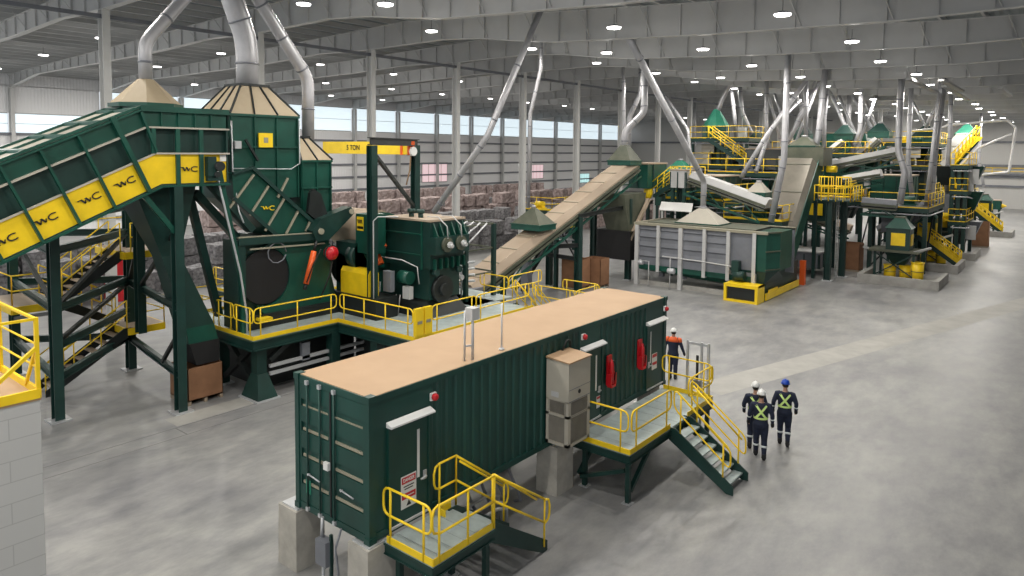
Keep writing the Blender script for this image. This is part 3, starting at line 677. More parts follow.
    if vest:
        mb = MB()
        def tor(x, z): # back surface point of the torso
            T = [(.84, .171, .126), (.93, .191, .141), (1.05, .171, .126), (1.2, .181, .131), (1.34, .206, .141), (1.44, .191, .121), (1.50, .11, .09)]
            for (a, rx, ry), (b, rx2, ry2) in zip(T, T[1:]):
                if z <= b: f = (z-a)/(b-a); rx += (rx2-rx)*f; ry += (ry2-ry)*f; break
            x = max(-rx*.97, min(rx*.97, x)); return V((x, -ry*math.sqrt(1-(x/rx)**2)-.012, z)), V((x, ry*math.sqrt(1-(x/rx)**2)+.012, z))
        def strip(pa, pb, side):
            vs = []; n = 8
            for i in range(n+1):
                f = i/n; x = pa[0]+(pb[0]-pa[0])*f; z = pa[1]+(pb[1]-pa[1])*f
                for dx in (-.034, .034):
                    p = tor(x+dx, z)[side]; vs.append(p)
            mb.add(vs, [(2*i, 2*i+1, 2*i+3, 2*i+2) for i in range(n)])
        strip((-.135, 1.45), (.12, 1.12), 0); strip((.135, 1.45), (-.12, 1.12), 0)
        strip((-.13, 1.45), (-.12, 1.10), 1); strip((.13, 1.45), (.12, 1.10), 1)
        part('harness_strap', mb, 'hivis', t, local=True, label='lime crossed reflective straps on the back')
        mb = MB(); n = 20; vs = []
        for z, r1, r2 in ((1.07, .184, .139), (1.125, .188, .142)):
            for k in range(n): a = 2*math.pi*k/n; vs.append((r1*math.cos(a), r2*math.sin(a), z))
        mb.add(vs, [(k, (k+1) % n, n+(k+1) % n, n+k) for k in range(n)]); part('waist_band', mb, 'hivis', t, local=True)
        for k_, a_ in ((lk, la), (rk, ra)):
            p = k_.lerp(a_, .35); q = k_.lerp(a_, .48); part('leg_band', MB().tube([p, q], [.082, .079], 12), 'silver', t, local=True)
        for e_, w_ in ((le, lw), (re, rw)):
            p = e_.lerp(w_, .4); q = e_.lerp(w_, .55); part('arm_band', MB().tube([p, q], [.060, .056], 10), 'silver', t, local=True) if not hood else None
    if hood:
        mb = MB(); mb.ellip((0, -.10, 1.50), .13, .075, .085, 14, 8); mb.tube([(-.12, -.05, 1.52), (0, .05, 1.50), (.12, -.05, 1.52)], .035, 8)
        part('hood', mb, 'white', t, local=True, label='white hood lying on the shoulders')
        mb = MB(); loft(mb, [((0, -.01, .88), .20, .155, EX, EY), ((0, -.01, 1.0), .195, .15, EX, EY), ((0, 0, 1.2), .19, .145, EX, EY), ((0, 0, 1.34), .20, .15, EX, EY)], 16)
    if orange:
        mb = MB(); loft(mb, [((0, 0, 1.36), .212, .147, EX, EY), ((0, -.005, 1.44), .205, .13, EX, EY), ((0, -.01, 1.50), .13, .10, EX, EY), ((0, -.01, 1.525), .09, .08, EX, EY)], 16)
        mb.tube([(-.15, 0, 1.47), (-.215, 0, 1.44), (-.235, 0, 1.36)], [.06, .085, .083], 10); mb.tube([(.15, 0, 1.47), (.215, 0, 1.44), (.235, 0, 1.36)], [.06, .085, .083], 10)
        part('shoulder_yoke', mb, 'orange', t, local=True, label='bright orange shoulder yoke')
    for w_, e_ in ((lw, le), (rw, re)):
        d = (w_-e_).normalized(); part('glove', MB().tube([w_-d*.02, w_+d*.03, w_+d*.09, w_+d*.12], [.040, .047, .045, .030], 10), 'rubber', t, local=True)
    return t
base = dict(lk=V((-.10, .10, .49)), la=V((-.10, .05, .10)), rk=V((.10, .03, .49)), ra=V((.10, -.20, .14)), rt=.5,
            le=V((-.29, -.06, 1.20)), lw=V((-.30, .03, .96)), re=V((.29, -.04, 1.20)), rw=V((.29, .08, .97)))
m1 = GZ(758.5, 459, 0); m1b = GZ(752.5, 449, 0); m2 = GZ(782, 446, 0); m3 = GZ(672.5, 379, 0)
person('person in navy coveralls with white hard hat, lime straps, the lower of the walking pair', (m1.x, m1.y+.08, 0), .35,
       dict(lk=V((-.10, .08, .50)), la=V((-.10, .12, .12)), rk=V((.10, .02, .49)), ra=V((.10, -.10, .10)), le=V((-.28, -.02, 1.20)), lw=V((-.30, .08, .97)), re=V((.28, -.05, 1.20)), rw=V((.29, .03, .96))), 'white', True)
person('person in dark coveralls with white hard hat, mostly hidden behind the walking worker', (m1b.x, m1b.y+.1, 0), .45,
       dict(lk=V((-.11, .02, .49)), la=V((-.12, -.05, .10)), rk=V((.09, .06, .50)), ra=V((.08, .14, .12)), le=V((-.29, .0, 1.20)), lw=V((-.27, .14, 1.0)), re=V((.28, -.04, 1.20)), rw=V((.29, .05, .97))), 'white', True)
person('person in navy coveralls with blue hard hat and lime crossed straps, walking away', (m2.x, m2.y+.12, 0), .30, base, 'blue', True)
person('person in dark coveralls with orange shoulders and white hard hat beside the container end', (m3.x, m3.y, 0), .25,
       dict(lk=V((-.09, .04, .49)), la=V((-.09, -.03, .10)), rk=V((.09, .02, .49)), ra=V((.09, .02, .10)), le=V((-.28, -.02, 1.20)), lw=V((-.30, .02, .95)), re=V((.30, -.02, 1.20)), rw=V((.36, .06, .98))), 'white', False, orange=True)
# ================================================================== BIG INCLINED CONVEYOR, LEFT
XN, XF = -20.8, -23.2
SL = .446
def cz_(kn, zk, y): return zk-SL*(kn-y) if y < kn else zk
bot = lambda y: cz_(9.48, 6.88, y)
thd = lambda y: cz_(9.31, 7.84, y)
sec = lambda y: cz_(9.07, 8.59, y)
top = lambda y: cz_(8.92, 9.07, y)
YA, YB = 1.0, 11.56
cv = thing('feed_conveyor', 'huge enclosed dark green conveyor with yellow lower skirt climbing from the left edge', 'conveyor', (-22, 6, 0))
def strip(f0, k0, f1, k1, x, th=.03, ya=YA, yb=YB):
    return [(x, ya, f0(ya)), (x, k0, f0(k0)), (x, yb, f0(yb)), (x, yb, f1(yb)), (x, k1, f1(k1)), (x, ya, f1(ya))]
part('side_panel', MB().prism(strip(sec, 9.07, top, 8.92, XN-.02), (-.03, 0, 0)), 'green', cv)
part('side_panel', MB().prism(strip(bot, 9.48, top, 8.92, XF), (-.05, 0, 0)), 'green', cv)
part('inner_wall', MB().prism(strip(bot, 9.48, sec, 9.07, XN-.16), (-.04, 0, 0)), 'dgreen', cv)
part('skirt_panel', MB().prism(strip(bot, 9.48, thd, 9.31, XN-.01, yb=10.95), (-.03, 0, 0)), 'yellow', cv)
part('skirt_panel', MB().prism(strip(bot, 9.48, thd, 9.31, XN-.06, ya=10.95, yb=11.56), (-.03, 0, 0)), 'yellow', cv)
part('belly_plate', MB().prism([(XN, YA, bot(YA)), (XN, 9.48, 6.88), (XN, YB, 6.88), (XN, YB, 6.95), (XN, 9.48, 6.95), (XN, YA, bot(YA)+.07)], (XF-XN, 0, 0)), 'dgreen', cv)
part('end_plate', MB().box(XF, XN-.02, YB-.05, YB, 6.88, 9.07), 'dgreen', cv)
fr = MB()
for f, k_, w_ in ((sec, 9.07, .16), (thd, 9.31, .12)):
    fr.bar((XN+.02, YA, f(YA)), (XN+.02, k_, f(k_)), .06 if w_ < .13 else .14, .05, up=(0, -SL, 1)); fr.bar((XN+.02, k_, f(k_)), (XN+.02, YB, f(k_)), .14, .05)
part('dusty_ledge', fr, 'ac', cv)
fr = MB()
for f, k_ in ((top, 8.92), (bot, 9.48)):
    fr.bar((XN+.03, YA, f(YA)), (XN+.03, k_, f(k_)), .14, .06, up=(0, -SL, 1)); fr.bar((XN+.03, k_, f(k_)), (XN+.03, YB, f(k_)), .14, .06)
part('edge_rail', fr, 'green', cv)
nrm = V((0, -SL, 1)).normalized()
for i in range(9):
    yb = 9.06-.885*i
    if i == 0:
        part('rib', MB().bar((XN+.07, 9.5, 6.88), (XN+.07, 8.92, 9.05), .16, .12, up=(0, 1, 0)) if False else MB().prism([(XN, 9.05, 6.72), (XN, 9.15, 6.75), (XN, 8.2, 8.86), (XN, 8.08, 8.80)], (.14, 0, 0)), 'green', cv); continue
    b = V((XN, yb, bot(yb))); t_ = b+nrm*2.19
    part('rib', MB().bar(b+V((.07, 0, 0)), t_+V((.07, 0, 0)), .05, .14) if False else MB().prism([b-V((0, .035, 0)), b+V((0, .035, 0)), t_+V((0, .035, 0)), t_-V((0, .035, 0))], (.14, 0, 0)), 'green', cv)
part('rib', MB().prism([(XN, 8.88, 9.0), (XN, 8.95, 9.03), (XN, 9.35, 7.9), (XN, 9.3, 7.86)], (.12, 0, 0)), 'green', cv)
for y in (9.25, 9.95, 10.66): part('rib', MB().box(XN, XN+.08, y-.06, y+.06, 6.88 if y > 9.5 else 7.84, 8.58), 'green', cv)
for y in (9.5, 10.0, 10.5, 11.0): part('rib', MB().box(XN, XN+.05, y-.02, y+.02, 8.6, 9.05), 'green', cv)
# sloping cover: dusty sheets between green cross ribs
def slope_quad(y0, y1, x0, x1, dz): return [(x0, y0, top(y0)+dz), (x1, y0, top(y0)+dz), (x1, y1, top(y1)+dz), (x0, y1, top(y1)+dz)]
part('cover', MB().prism(slope_quad(YA, 8.92, XF, XN, 0), (0, 0, .06)).box(XF, XN, 8.92, YB, 9.07, 9.13), 'ac', cv)
cr = MB()
for i in range(10):
    y = 8.7-.885*i; cr.prism(slope_quad(y-.05, y+.05, XF-.05, XN+.05, .05), (0, 0, .09))
for x in (XN+.02, (XN+XF)/2, XF-.02): cr.prism(slope_quad(YA, 8.92, x-.04, x+.04, .05), (0, 0, .08))
part('cover_rib', cr, 'green', cv)
part('cover_frame', MB().box(XF-.05, XN+.1, 8.9, YB, 9.1, 9.2), 'green', cv)
def wc(parent, x, y, z, ang, size, m='ink'):
    d = V((0, math.cos(ang), math.sin(ang))); u = V((0, -math.sin(ang), math.cos(ang)))
    mx = face_mtx((x, y, z), d, u); M[m]
    mb = MB(); s = size
    def P(a, b): return V((x, y, z))+d*(a*s)+u*(b*s)
    for k_ in range(2):      # slanted W strokes and a wide open ring
        a0 = -1.05+k_*.46; mb.prism([P(a0, .26), P(a0+.22, .26), P(a0+.50, -.26), P(a0+.30, -.26)], (.008, 0, 0)); mb.prism([P(a0+.30, -.26), P(a0+.44, -.26), P(a0+.58, .10), P(a0+.48, .10)], (.008, 0, 0))
    mb.prism([P(-1.30, .26), P(-.90, .26), P(-.94, .16), P(-1.24, .16)], (.008, 0, 0)); n = 14
    for i in range(n):
        a1, a2 = math.radians(50+i*260/n), math.radians(50+(i+1)*260/n)
        q = [P(.62+.55*math.cos(a1), .36*math.sin(a1)), P(.62+.55*math.cos(a2), .36*math.sin(a2)), P(.62+.40*math.cos(a2), .24*math.sin(a2)), P(.62+.40*math.cos(a1), .24*math.sin(a1))]
        mb.prism(q, (.008, 0, 0))
    return part('logo', mb, m, parent, label='black maker logo on the yellow skirt' if m == 'ink' else 'yellow maker logo')
ang = math.atan(SL)
for px_, py_ in ((6, 240), (47, 219), (91, 198), (126, 182)):
    p = GX(px_, py_, XN+.01); wc(cv, XN+.02, p.y, p.z, ang, .27)
p = GX(190, 169, XN+.01); wc(cv, XN+.02, p.y, p.z, 0, .24)
hd = part('head_drive', MB().box(XN, XN+.22, 10.78, 11.05, 7.15, 7.75).box(XN, XN+.16, 10.8, 11.2, 7.0, 7.2), 'dgreen', cv)
part('motor', MB().tube([(XN+.02, 11.12, 7.45), (XN+.34, 11.12, 7.45)], .15, 12).tube([(XN+.1, 11.05, 7.2), (XN+.3, 11.05, 7.2)], .09, 10), 'black', hd)
part('warning_plate', MB().box(XN-.05, XN-.03, 11.3, 11.5, 7.6, 7.8), 'white', cv)
hx, hy = -22.0, 9.62
def ngon(cx, cy, r, n=8, rot=.3927, sy=1.0): return [(cx+r*math.cos(rot+2*math.pi*k/n), cy+r*sy*math.sin(rot+2*math.pi*k/n)) for k in range(n)]
hd1 = thing('extraction_hood', 'pale tan eight-sided hood on top of the big feed conveyor', 'hood', (hx, hy, 9.2))
part('skirt', MB().frustum(ngon(hx, hy, 1.02), ngon(hx, hy, 1.02), 9.2, 9.32), 'green', hd1)
part('cap', MB().frustum(ngon(hx, hy, .97), ngon(hx, hy, .22), 9.32, 10.06), 'cap', hd1)
duct('straight round duct rising from the tan eight-sided hood then leaning to the roof', [(hx, hy, 10.0), (hx, hy, 11.15), (-22.0, 10.95, 12.8), (-22.0, 12.0, 13.9)], .19)
# tower posts and beams under the conveyor
tw = thing('conveyor_tower', 'dark green steel support tower with four beam levels under the feed conveyor', 'support frame', (-24, 8.5, 0))
PA, PB, PC, PD = V((-20.85, 9.92, 0)), V((-22.9, 7.3, 0)), V((-26.3, 10.75, 0)), V((-28.7, 7.9, 0))
PC2 = V((-24.6, 10.4, 0))
tops = {0: 6.86, 1: 5.9, 2: 6.3, 3: 5.2, 4: 6.8}
for i, p in enumerate((PA, PB, PC, PD, PC2)):
    if i == 4: z0 = 1.7
    else: z0 = 0
    l = part('post', MB().ibeam(p+V((0, 0, z0)), p+V((0, 0, tops[i])), .26, .28, up=(1, 0, 0)), 'dgreen', tw)
    if i < 4: part('base_plate', MB().box(p.x-.28, p.x+.28, p.y-.28, p.y+.28, 0, .04), 'steel', l)
def beam(t, a, za, b, zb, w=.14, h=.2, m='dgreen', name='beam'): return part(name, MB().ibeam(V((a[0], a[1], za)), V((b[0], b[1], zb)), w, h), m, t)
for z in (1.25, 3.3, 5.0):
    beam(tw, PB, z, PC, z); beam(tw, PB, z-.0, PD, z); beam(tw, PD, z, PC, z)
    if z < 5: beam(tw, PC, z-.1, PA, z-.1)
beam(tw, PB, 2.2, PC, 2.2); beam(tw, PC, 5.9, PB, 5.9)
for a, za, b, zb in ((PB, 3.3, PC, 5.0), (PD, 5.0, PB, 3.4), (PD, 2.0, PB, 3.2), (PA, 5.6, PC2, 3.3), (PC, 3.2, PC2, 5.0), (PB, 2.3, PC, 3.2)): part('brace', MB().bar(V((a[0], a[1], za)), V((b[0], b[1], zb)), .11), 'black', tw)
part('brace', MB().bar((XN-.1, 8.95, 6.7), (-20.85, 9.85, 5.5), .14), 'green', tw); part('brace', MB().bar((-21.1, 9.9, 2.2), (-22.4, 10.1, 1.2), .1), 'black', tw)
# stair tower
st = thing('stair_tower', 'zigzag stair with dull yellow railings standing inside the conveyor support tower', 'stair', (-26, 9, 0))
def land(x0, x1, y0, y1, z, sides):
    l = part('platform', MB().box(x0, x1, y0, y1, z-.04, z), 'tan2', st)
    e = MB()
    for s_ in sides: rail(e, (s_[0], s_[1], z), (s_[2], s_[3], z), ends=False)
    part('guard_rail', e, 'yellow', st)
    part('edge_beam', MB().box(x0, x1, y0-.04, y0, z-.24, z).box(x0, x1, y1, y1+.04, z-.24, z).box(x1, x1+.04, y0, y1, z-.24, z), 'yellow', st)
land(-27.6, -25.3, 10.25, 11.5, 1.75, [(-25.3, 11.5, -25.3, 10.6), (-27.6, 11.5, -25.3, 11.5)])
land(-28.0, -25.6, 7.0, 8.3, 3.0, [(-25.6, 7.0, -25.6, 8.2), (-28, 7.0, -25.6, 7.0)])
land(-27.4, -25.0, 10.1, 11.6, 4.45, [(-25.0, 11.6, -25.0, 10.3), (-27.4, 11.6, -25.0, 11.6), (-27.4, 10.2, -27.4, 11.6)])
for p, q in (((-25.8, 10.25, 1.75), (-25.8, 7.75, 0)), ((-27.0, 8.3, 3.0), (-27.0, 10.25, 1.75)), ((-25.8, 10.1, 4.45), (-25.8, 8.3, 3.0))):
    stairs(st, p, q, .95, (1, 0, 0), 7, 'black', 'tan2')
    for sx in (-.46, .46):
        e = MB(); rail(e, V(p)+V((sx, 0, 0)), V(q)+V((sx, 0, .1)), ends=False, posts=4); part('guard_rail', e, 'yellow', st)
# discharge chute and cardboard box
dc = thing('discharge_chute', 'dark green tapering chute hanging from the conveyor head into a cardboard box', 'chute', (-21.7, 10.8, 1.3))
def fr4(x0, x1, y0, y1): return [(x0, y0), (x1, y0), (x1, y1), (x0, y1)]
part('trunk', MB().frustum(fr4(-22.2, -21.5, 9.75, 10.3), fr4(-22.9, -21.3, 8.9, 10.75), 4.7, 6.85), 'dgreen', dc)
part('spout', MB().frustum(fr4(-22.1, -21.3, 10.35, 11.25), fr4(-22.2, -21.5, 9.75, 10.3), 2.4, 4.7), 'dgreen', dc)
part('spout', MB().frustum(fr4(-22.1, -21.25, 10.4, 11.35), fr4(-22.1, -21.3, 10.35, 11.25), 1.9, 2.4), 'green', dc)
part('rubber_skirt', MB().frustum(fr4(-22.05, -21.2, 10.6, 11.35), fr4(-22.1, -21.22, 10.42, 11.38), 1.2, 1.9), 'rubber', dc)
def carton(x0, x1, y0, y1, h, label, group=None):
    t = thing('cardboard_box', label, 'cardboard box', ((x0+x1)/2, (y0+y1)/2, 0), group); w_ = .025
    mb = MB().box(x0, x1, y0, y0+w_, .12, h).box(x0, x1, y1-w_, y1, .12, h).box(x0, x0+w_, y0, y1, .12, h).box(x1-w_, x1, y0, y1, .12, h).box(x0, x1, y0, y1, .12, .16)
    part('wall', mb, 'card', t); mb = MB()
    for k_ in range(3):
        yy = y0+(y1-y0-.1)*k_/2; mb.box(x0, x1, yy, yy+.1, 0, .12)
    part('pallet', mb, 'tan2', t)
    part('contents', MB().box(x0+w_, x1-w_, y0+w_, y1-w_, .16, h*.6), 'bale2', t)
    return t
carton(-22.3, -21.13, 10.28, 11.42, 1.16, 'brown cardboard box on a pallet under the dark discharge chute at left')
# ================================================================== SILO HOODS AND SHREDDER MACHINE
def silo(label, x0, x1, y0, y1, z0, z1, tx0, tx1, ty0, ty1, zt, nr):
    t = thing('hood_tower', label, 'hood', ((x0+x1)/2, (y0+y1)/2, z0))
    part('casing', MB().box(x0, x1, y0, y1, z0, z1), 'green', t)
    b = [(x0-.06, y0-.06), (x1+.06, y0-.06), (x1+.06, y1+.06), (x0-.06, y1+.06)]; tp = [(tx0, ty0), (tx1, ty0), (tx1, ty1), (tx0, ty1)]
    cp = part('cap', MB().frustum(b, tp, z1, zt), 'cap', t)
    r_ = MB()
    for i in range(4):
        b0, b1, t0, t1 = V((*b[i], z1)), V((*b[(i+1) % 4], z1)), V((*tp[i], zt)), V((*tp[(i+1) % 4], zt))
        for k_ in range(nr):
            f = k_/nr; r_.bar(b0.lerp(b1, f), t0.lerp(t1, f), .05, .09)
    part('cap_rib', r_, 'black', t); part('cap_collar', MB().box(tx0-.05, tx1+.05, ty0-.05, ty1+.05, zt-.02, zt+.06), 'black', t)
    r_ = MB()
    for k_ in range(nr+1):
        yy = y0+(y1-y0)*k_/nr; r_.box(x1, x1+.06, yy-.025, yy+.025, z0, z1)
        xx = x0+(x1-x0)*k_/nr; r_.box(xx-.025, xx+.025, y0-.06, y0, z0, z1)
    part('rib', r_, 'green', t)
    part('belt_flange', MB().box(x0-.06, x1+.08, y0-.08, y1+.06, z1-.08, z1), 'green', t)
    zz = z1-.75*(z1-z0)*.5; part('belt_flange', MB().box(x0, x1+.09, y0-.07, y1+.03, zz-.05, zz), 'green', t)
    return t
s1 = silo('large dark green square hood tower with ribbed tan pyramid roof', -23.55, -21.5, 12.06, 14.54, 6.3, 9.15, -23.0, -22.05, 12.75, 13.75, 10.15, 3)
part('inspection_plate', MB().box(-21.44, -21.38, 12.98, 13.5, 8.05, 8.53), 'yellow', s1, label='square yellow inspection plate')
part('plate_mark', MB().box(-21.38, -21.372, 13.16, 13.32, 8.2, 8.38), 'rib', s1)
part('conduit', MB().tube([(-21.4, 12.02, 8.9), (-21.38, 12.02, 7.3), (-21.1, 12.05, 6.0), (-20.9, 12.1, 5.6)], .025, 6).tube([(-21.38, 12.02, 7.35), (-21.38, 14.2, 7.3), (-21.38, 14.55, 7.5), (-21.38, 14.55, 9.0)], .022, 6), 'steel', s1)
part('switch_box', MB().box(-21.44, -21.30, 12.08, 12.3, 8.0, 8.25), 'steel', s1)
part('tie_brace', MB().bar((-21.4, 12.5, 8.3), (-21.4, 12.95, 7.6), .07), 'black', s1)
s2 = silo('smaller green hood tower with tan lean-to cap beside the large hood tower', -23.1, -21.5, 14.72, 15.93, 5.0, 7.61, -22.9, -22.0, 14.8, 15.35, 8.42, 2)
duct('thick round duct rising from the ribbed tan pyramid roof', [(-22.5, 13.25, 10.1), (-22.5, 13.25, 11.75), (-22.5, 12.75, 13.0), (-22.5, 12.4, 14.3)], .37, flanges=3)
duct('round duct rising from the smaller hood tower and kinking back toward the roof', [(-22.2, 15.48, 8.35), (-22.2, 15.5, 10.6), (-22.2, 13.4, 13.3), (-22.2, 13.1, 13.7)], .22)
# access deck carrying the machines
DZ = 2.0
ad = thing('machine_deck', 'raised steel deck with yellow edges carrying the shredder and gearbox machines', 'platform', (-20, 15, 0))
part('deck', MB().box(-24.6, -19.85, 11.75, 15.0, DZ-.05, DZ).box(-24.6, -16.0, 15.0, 21.2, DZ-.05, DZ), 'grate', ad)
for a, b in (((-24.6, 11.75), (-19.85, 11.75)), ((-19.85, 11.75), (-19.85, 15.0)), ((-19.85, 15.0), (-16.0, 15.0)), ((-16.0, 15.0), (-16.0, 21.2)), ((-24.6, 11.75), (-24.6, 21.2))):
    part('toe_board', MB().bar((*a, DZ+.05), (*b, DZ+.05), .03, .13), 'yellow', ad)
    part('edge_beam', MB().ibeam((*a, DZ-.2), (*b, DZ-.2), .16, .28), 'dgreen', ad)
part('cross_beam', MB().ibeam((-24.6, 15, DZ-.2), (-19.85, 15, DZ-.2), .16, .28), 'dgreen', ad)
def pedestal(x, y, big=False):
    l = part('leg', MB().box(x-.17, x+.17, y-.17, y+.17, 0, DZ-.3), 'dgreen', ad)
    if big: part('gusset', MB().frustum([(x-.5, y-.35), (x+.5, y-.35), (x+.5, y+.35), (x-.5, y+.35)], [(x-.2, y-.18), (x+.2, y-.18), (x+.2, y+.18), (x-.2, y+.18)], .05, .8), 'dgreen', l)
    part('base_plate', MB().box(x-.55, x+.55, y-.42, y+.42, 0, .05) if big else MB().box(x-.28, x+.28, y-.28, y+.28, 0, .04), 'steel', l)
pedestal(-20.2, 12.15, True); pedestal(-22.4, 12.1); pedestal(-24.3, 12.1); pedestal(-19.95, 14.85); pedestal(-16.2, 15.2); pedestal(-18.0, 15.2); pedestal(-16.2, 17.8); pedestal(-16.2, 21.0); pedestal(-24.3, 15); pedestal(-24.3, 21); pedestal(-20, 21)
for a, b in (((-22.2, 12.1, .3), (-20.4, 12.15, 1.7)), ((-22.2, 12.1, 1.7), (-20.4, 12.15, .3)), ((-24.2, 12.1, 1.6), (-22.5, 12.1, .3)), ((-20, 12.4, 1.2), (-19.95, 13.2, 1.75))): part('brace', MB().bar(a, b, .16), 'black', ad)
part('foundation_box', MB().box(-23.8, -20.9, 12.7, 16.5, .0, DZ-.3), 'black', ad)
part('foundation_box', MB().box(-20.4, -17.4, 16.2, 19.6, .0, DZ-.3), 'black', ad)
for z_ in (.75, 1.0): part('lower_rail', MB().bar((-20.0, 12.4, z_), (-20.0, 20.5, z_), .10), 'steel', ad)
part('electrical_box', MB().box(-20.1, -19.95, 13.6, 13.9, .9, 1.5), 'grey', ad)
for a, b, kw in (((-24.4, 11.78, DZ), (-23.3, 11.78, DZ), {}), ((-23.2, 11.78, DZ), (-22.2, 11.78, DZ), {}), ((-22.1, 11.78, DZ), (-21.1, 11.78, DZ), {}), ((-21.0, 11.78, DZ), (-19.95, 11.78, DZ), {}), ((-19.88, 11.85, DZ), (-19.88, 14.9, DZ), dict(posts=3)),
                 ((-19.75, 15.03, DZ), (-16.15, 15.03, DZ), dict(posts=4)), ((-16.03, 15.85, DZ), (-16.03, 17.9, DZ), dict(posts=2)), ((-16.03, 18.0, DZ), (-16.03, 20.9, DZ), dict(posts=3)), ((-24.55, 12, DZ), (-24.55, 14.5, DZ), {}), ((-24.55, 14.7, DZ), (-24.55, 17.5, DZ), {}), ((-24.5, 21.15, DZ), (-21, 21.15, DZ), {})):
    mb = MB(); rail(mb, a, b, **kw); part('guard_rail', mb, 'yellow', ad)
gt_ = MB()
for x0, y0, x1, y1 in ((-16.08, 15.03, -15.96, 15.36), (-16.08, 15.42, -15.96, 15.75)): gt_.box(x0, x1, y0, y1, DZ+.12, DZ+1.0)
part('access_gate', gt_, 'yellow', ad); part('gate_slot', MB().box(-15.955, -15.95, 15.1, 15.3, DZ+.5, DZ+.6).box(-15.955, -15.95, 15.48, 15.68, DZ+.5, DZ+.6), 'rib', ad)
# upper deck behind (yellow rails seen through the legs)
ub = landing('rear_landing', 'small yellow-railed landing behind the shredder near the far silver scrap bales', -29.0, -25.6, 15.3, 18.6, 1.9, ((-25.8, 15.5), (-25.8, 18.4), (-28.8, 15.5), (-28.8, 18.4)), 'landing')
railing(ub, [((-25.6, 15.4, 1.9), (-25.6, 18.5, 1.9)), ((-28.9, 15.3, 1.9), (-25.7, 15.3, 1.9))]); toe(ub, (-25.6, 15.3, 1.9), (-25.6, 18.6, 1.9)); toe(ub, (-29, 15.3, 1.9), (-25.6, 15.3, 1.9))
# shredder
sh_ = thing('shredder', 'massive dark green shredder with round rotor opening and sloping ribbed chute', 'shredder', (-22, 14, DZ))
XS_ = -21.0
def yz(pts, x): return [(x, a, b) for a, b in pts]
part('chute', MB().prism(yz([(11.9, 7.2), (12.6, 7.36), (14.91, 5.4), (15.16, 4.8), (13.42, 5.03), (11.95, 6.34)], -21.2), (-1.9, 0, 0)), 'green', sh_)
fr = MB()
for a, b in (((12.55, 7.4), (15.0, 5.3)), ((11.9, 6.4), (13.45, 5.05))): fr.bar((-21.12, *a), (-21.12, *b), .1, .12)
fr.bar((-21.12, 11.88, 7.2), (-21.12, 12.6, 7.38), .09)
fr.bar((-21.3, 11.2, 6.9), (-21.3, 12.6, 5.3), .3, .22); fr.bar((-21.9, 11.0, 6.6), (-21.9, 12.4, 5.0), .3, .22); fr.bar((-22.2, 10.9, 6.8), (-22.2, 11.9, 2.4), .22, .22)
part('chute_frame', fr, 'dgreen', sh_)
cr = MB()
for (a, b), (c, d) in (((12.62, 7.15), (11.75, 6.1)), ((13.15, 6.75), (12.45, 5.8)), ((13.9, 7.0), (13.5, 6.35)), ((13.75, 6.3), (13.0, 5.25)), ((14.3, 5.85), (13.8, 5.08)), ((14.8, 5.5), (14.6, 5.1))): cr.bar((-21.13, a, b), (-21.13, c, d), .06, .07)
part('chute_rib', cr, 'rib', sh_)
p = GX(269, 208, -21.15); wc(sh_, -21.17, p.y, p.z, -.05, .23, 'yellow')
hs = [(12.0, DZ+.05), (12.0, 5.0), (15.45, 4.85), (15.9, 4.3), (15.75, 3.4), (16.1, DZ+.05)]
part('housing', MB().prism(yz(hs, XS_-.25), (-.8, 0, 0)), 'dgreen', sh_)
part('housing_rear', MB().prism(yz([(13.2, DZ+.05), (13.2, 5.0), (15.45, 4.85), (15.9, 4.3), (16.1, DZ+.05)], XS_-1.0), (-1.4, 0, 0)), 'dgreen', sh_)
# side cheek with the round cut-out: a ring of quads around the opening
cy0, cz0, cr_ = 13.0, 3.7, 1.0
mb = MB(); n = 28; ring = []; out = []
for k_ in range(n+1):
    a = math.radians(-115+k_*230/n); ring.append((cy0+cr_*math.cos(a)*.9, cz0+cr_*math.sin(a)))
    sgx = math.cos(a); 
    out.append((15.55 if sgx > .5 else (13.2+2.2*max(0, sgx)), max(DZ+.05, min(4.85, cz0+2.4*math.sin(a)))))
for k_ in range(n):
    q = [ring[k_], out[k_], out[k_+1], ring[k_+1]]; mb.prism([(XS_-.22, a, b) for a, b in q], (.14, 0, 0))
part('cheek_plate', mb, 'green', sh_)
part('dark_opening', MB().tube([(XS_-.24, cy0, cz0), (XS_-.14, cy0, cz0)], cr_*.93, 28), 'ink', sh_)  # flat black disc paints in the darkness inside the rotor opening
part('front_post', MB().box(XS_-.2, XS_+.1, 11.85, 12.15, DZ, 5.05), 'dgreen', sh_)
part('mouth_lintel', MB().bar((XS_+.02, 11.9, 5.0), (XS_+.02, 15.3, 4.9), .26, .24), 'dgreen', sh_)
part('lintel_highlight', MB().bar((XS_+.08, 11.9, 5.13), (XS_+.08, 15.3, 5.03), .14, .04), 'rib', sh_)  # pale strips painted as thin highlights along the lintel
part('lintel_highlight', MB().bar((XS_+.12, 12.3, 4.72), (XS_+.12, 15.2, 4.64), .05, .05), 'rib', sh_)
part('front_post', MB().bar((XS_+.08, 11.3, 7.3), (XS_+.12, 12.0, 3.6), .14).bar((XS_+.12, 12.0, 3.6), (XS_+.12, 12.0, DZ), .14), 'green', sh_)
part('pipe_guard', MB().tube([(XS_+.15, 11.2, 7.45), (XS_+.17, 11.25, 6.9), (XS_+.2, 11.9, 4.0), (XS_+.2, 12.1, DZ+.6), (XS_+.2, 12.1, DZ)], .035, 8), 'steel', sh_)
part('base_skirt', MB().box(XS_-.3, XS_+.0, 12.0, 16.2, DZ, DZ+.45), 'black', sh_)
part('arm', MB().prism(yz([(14.6, 5.15), (15.0, 5.55), (16.3, 5.9), (16.45, 5.65), (15.3, 4.75), (14.8, 4.75)], XS_+.25), (-.5, 0, 0)), 'dgreen', sh_)
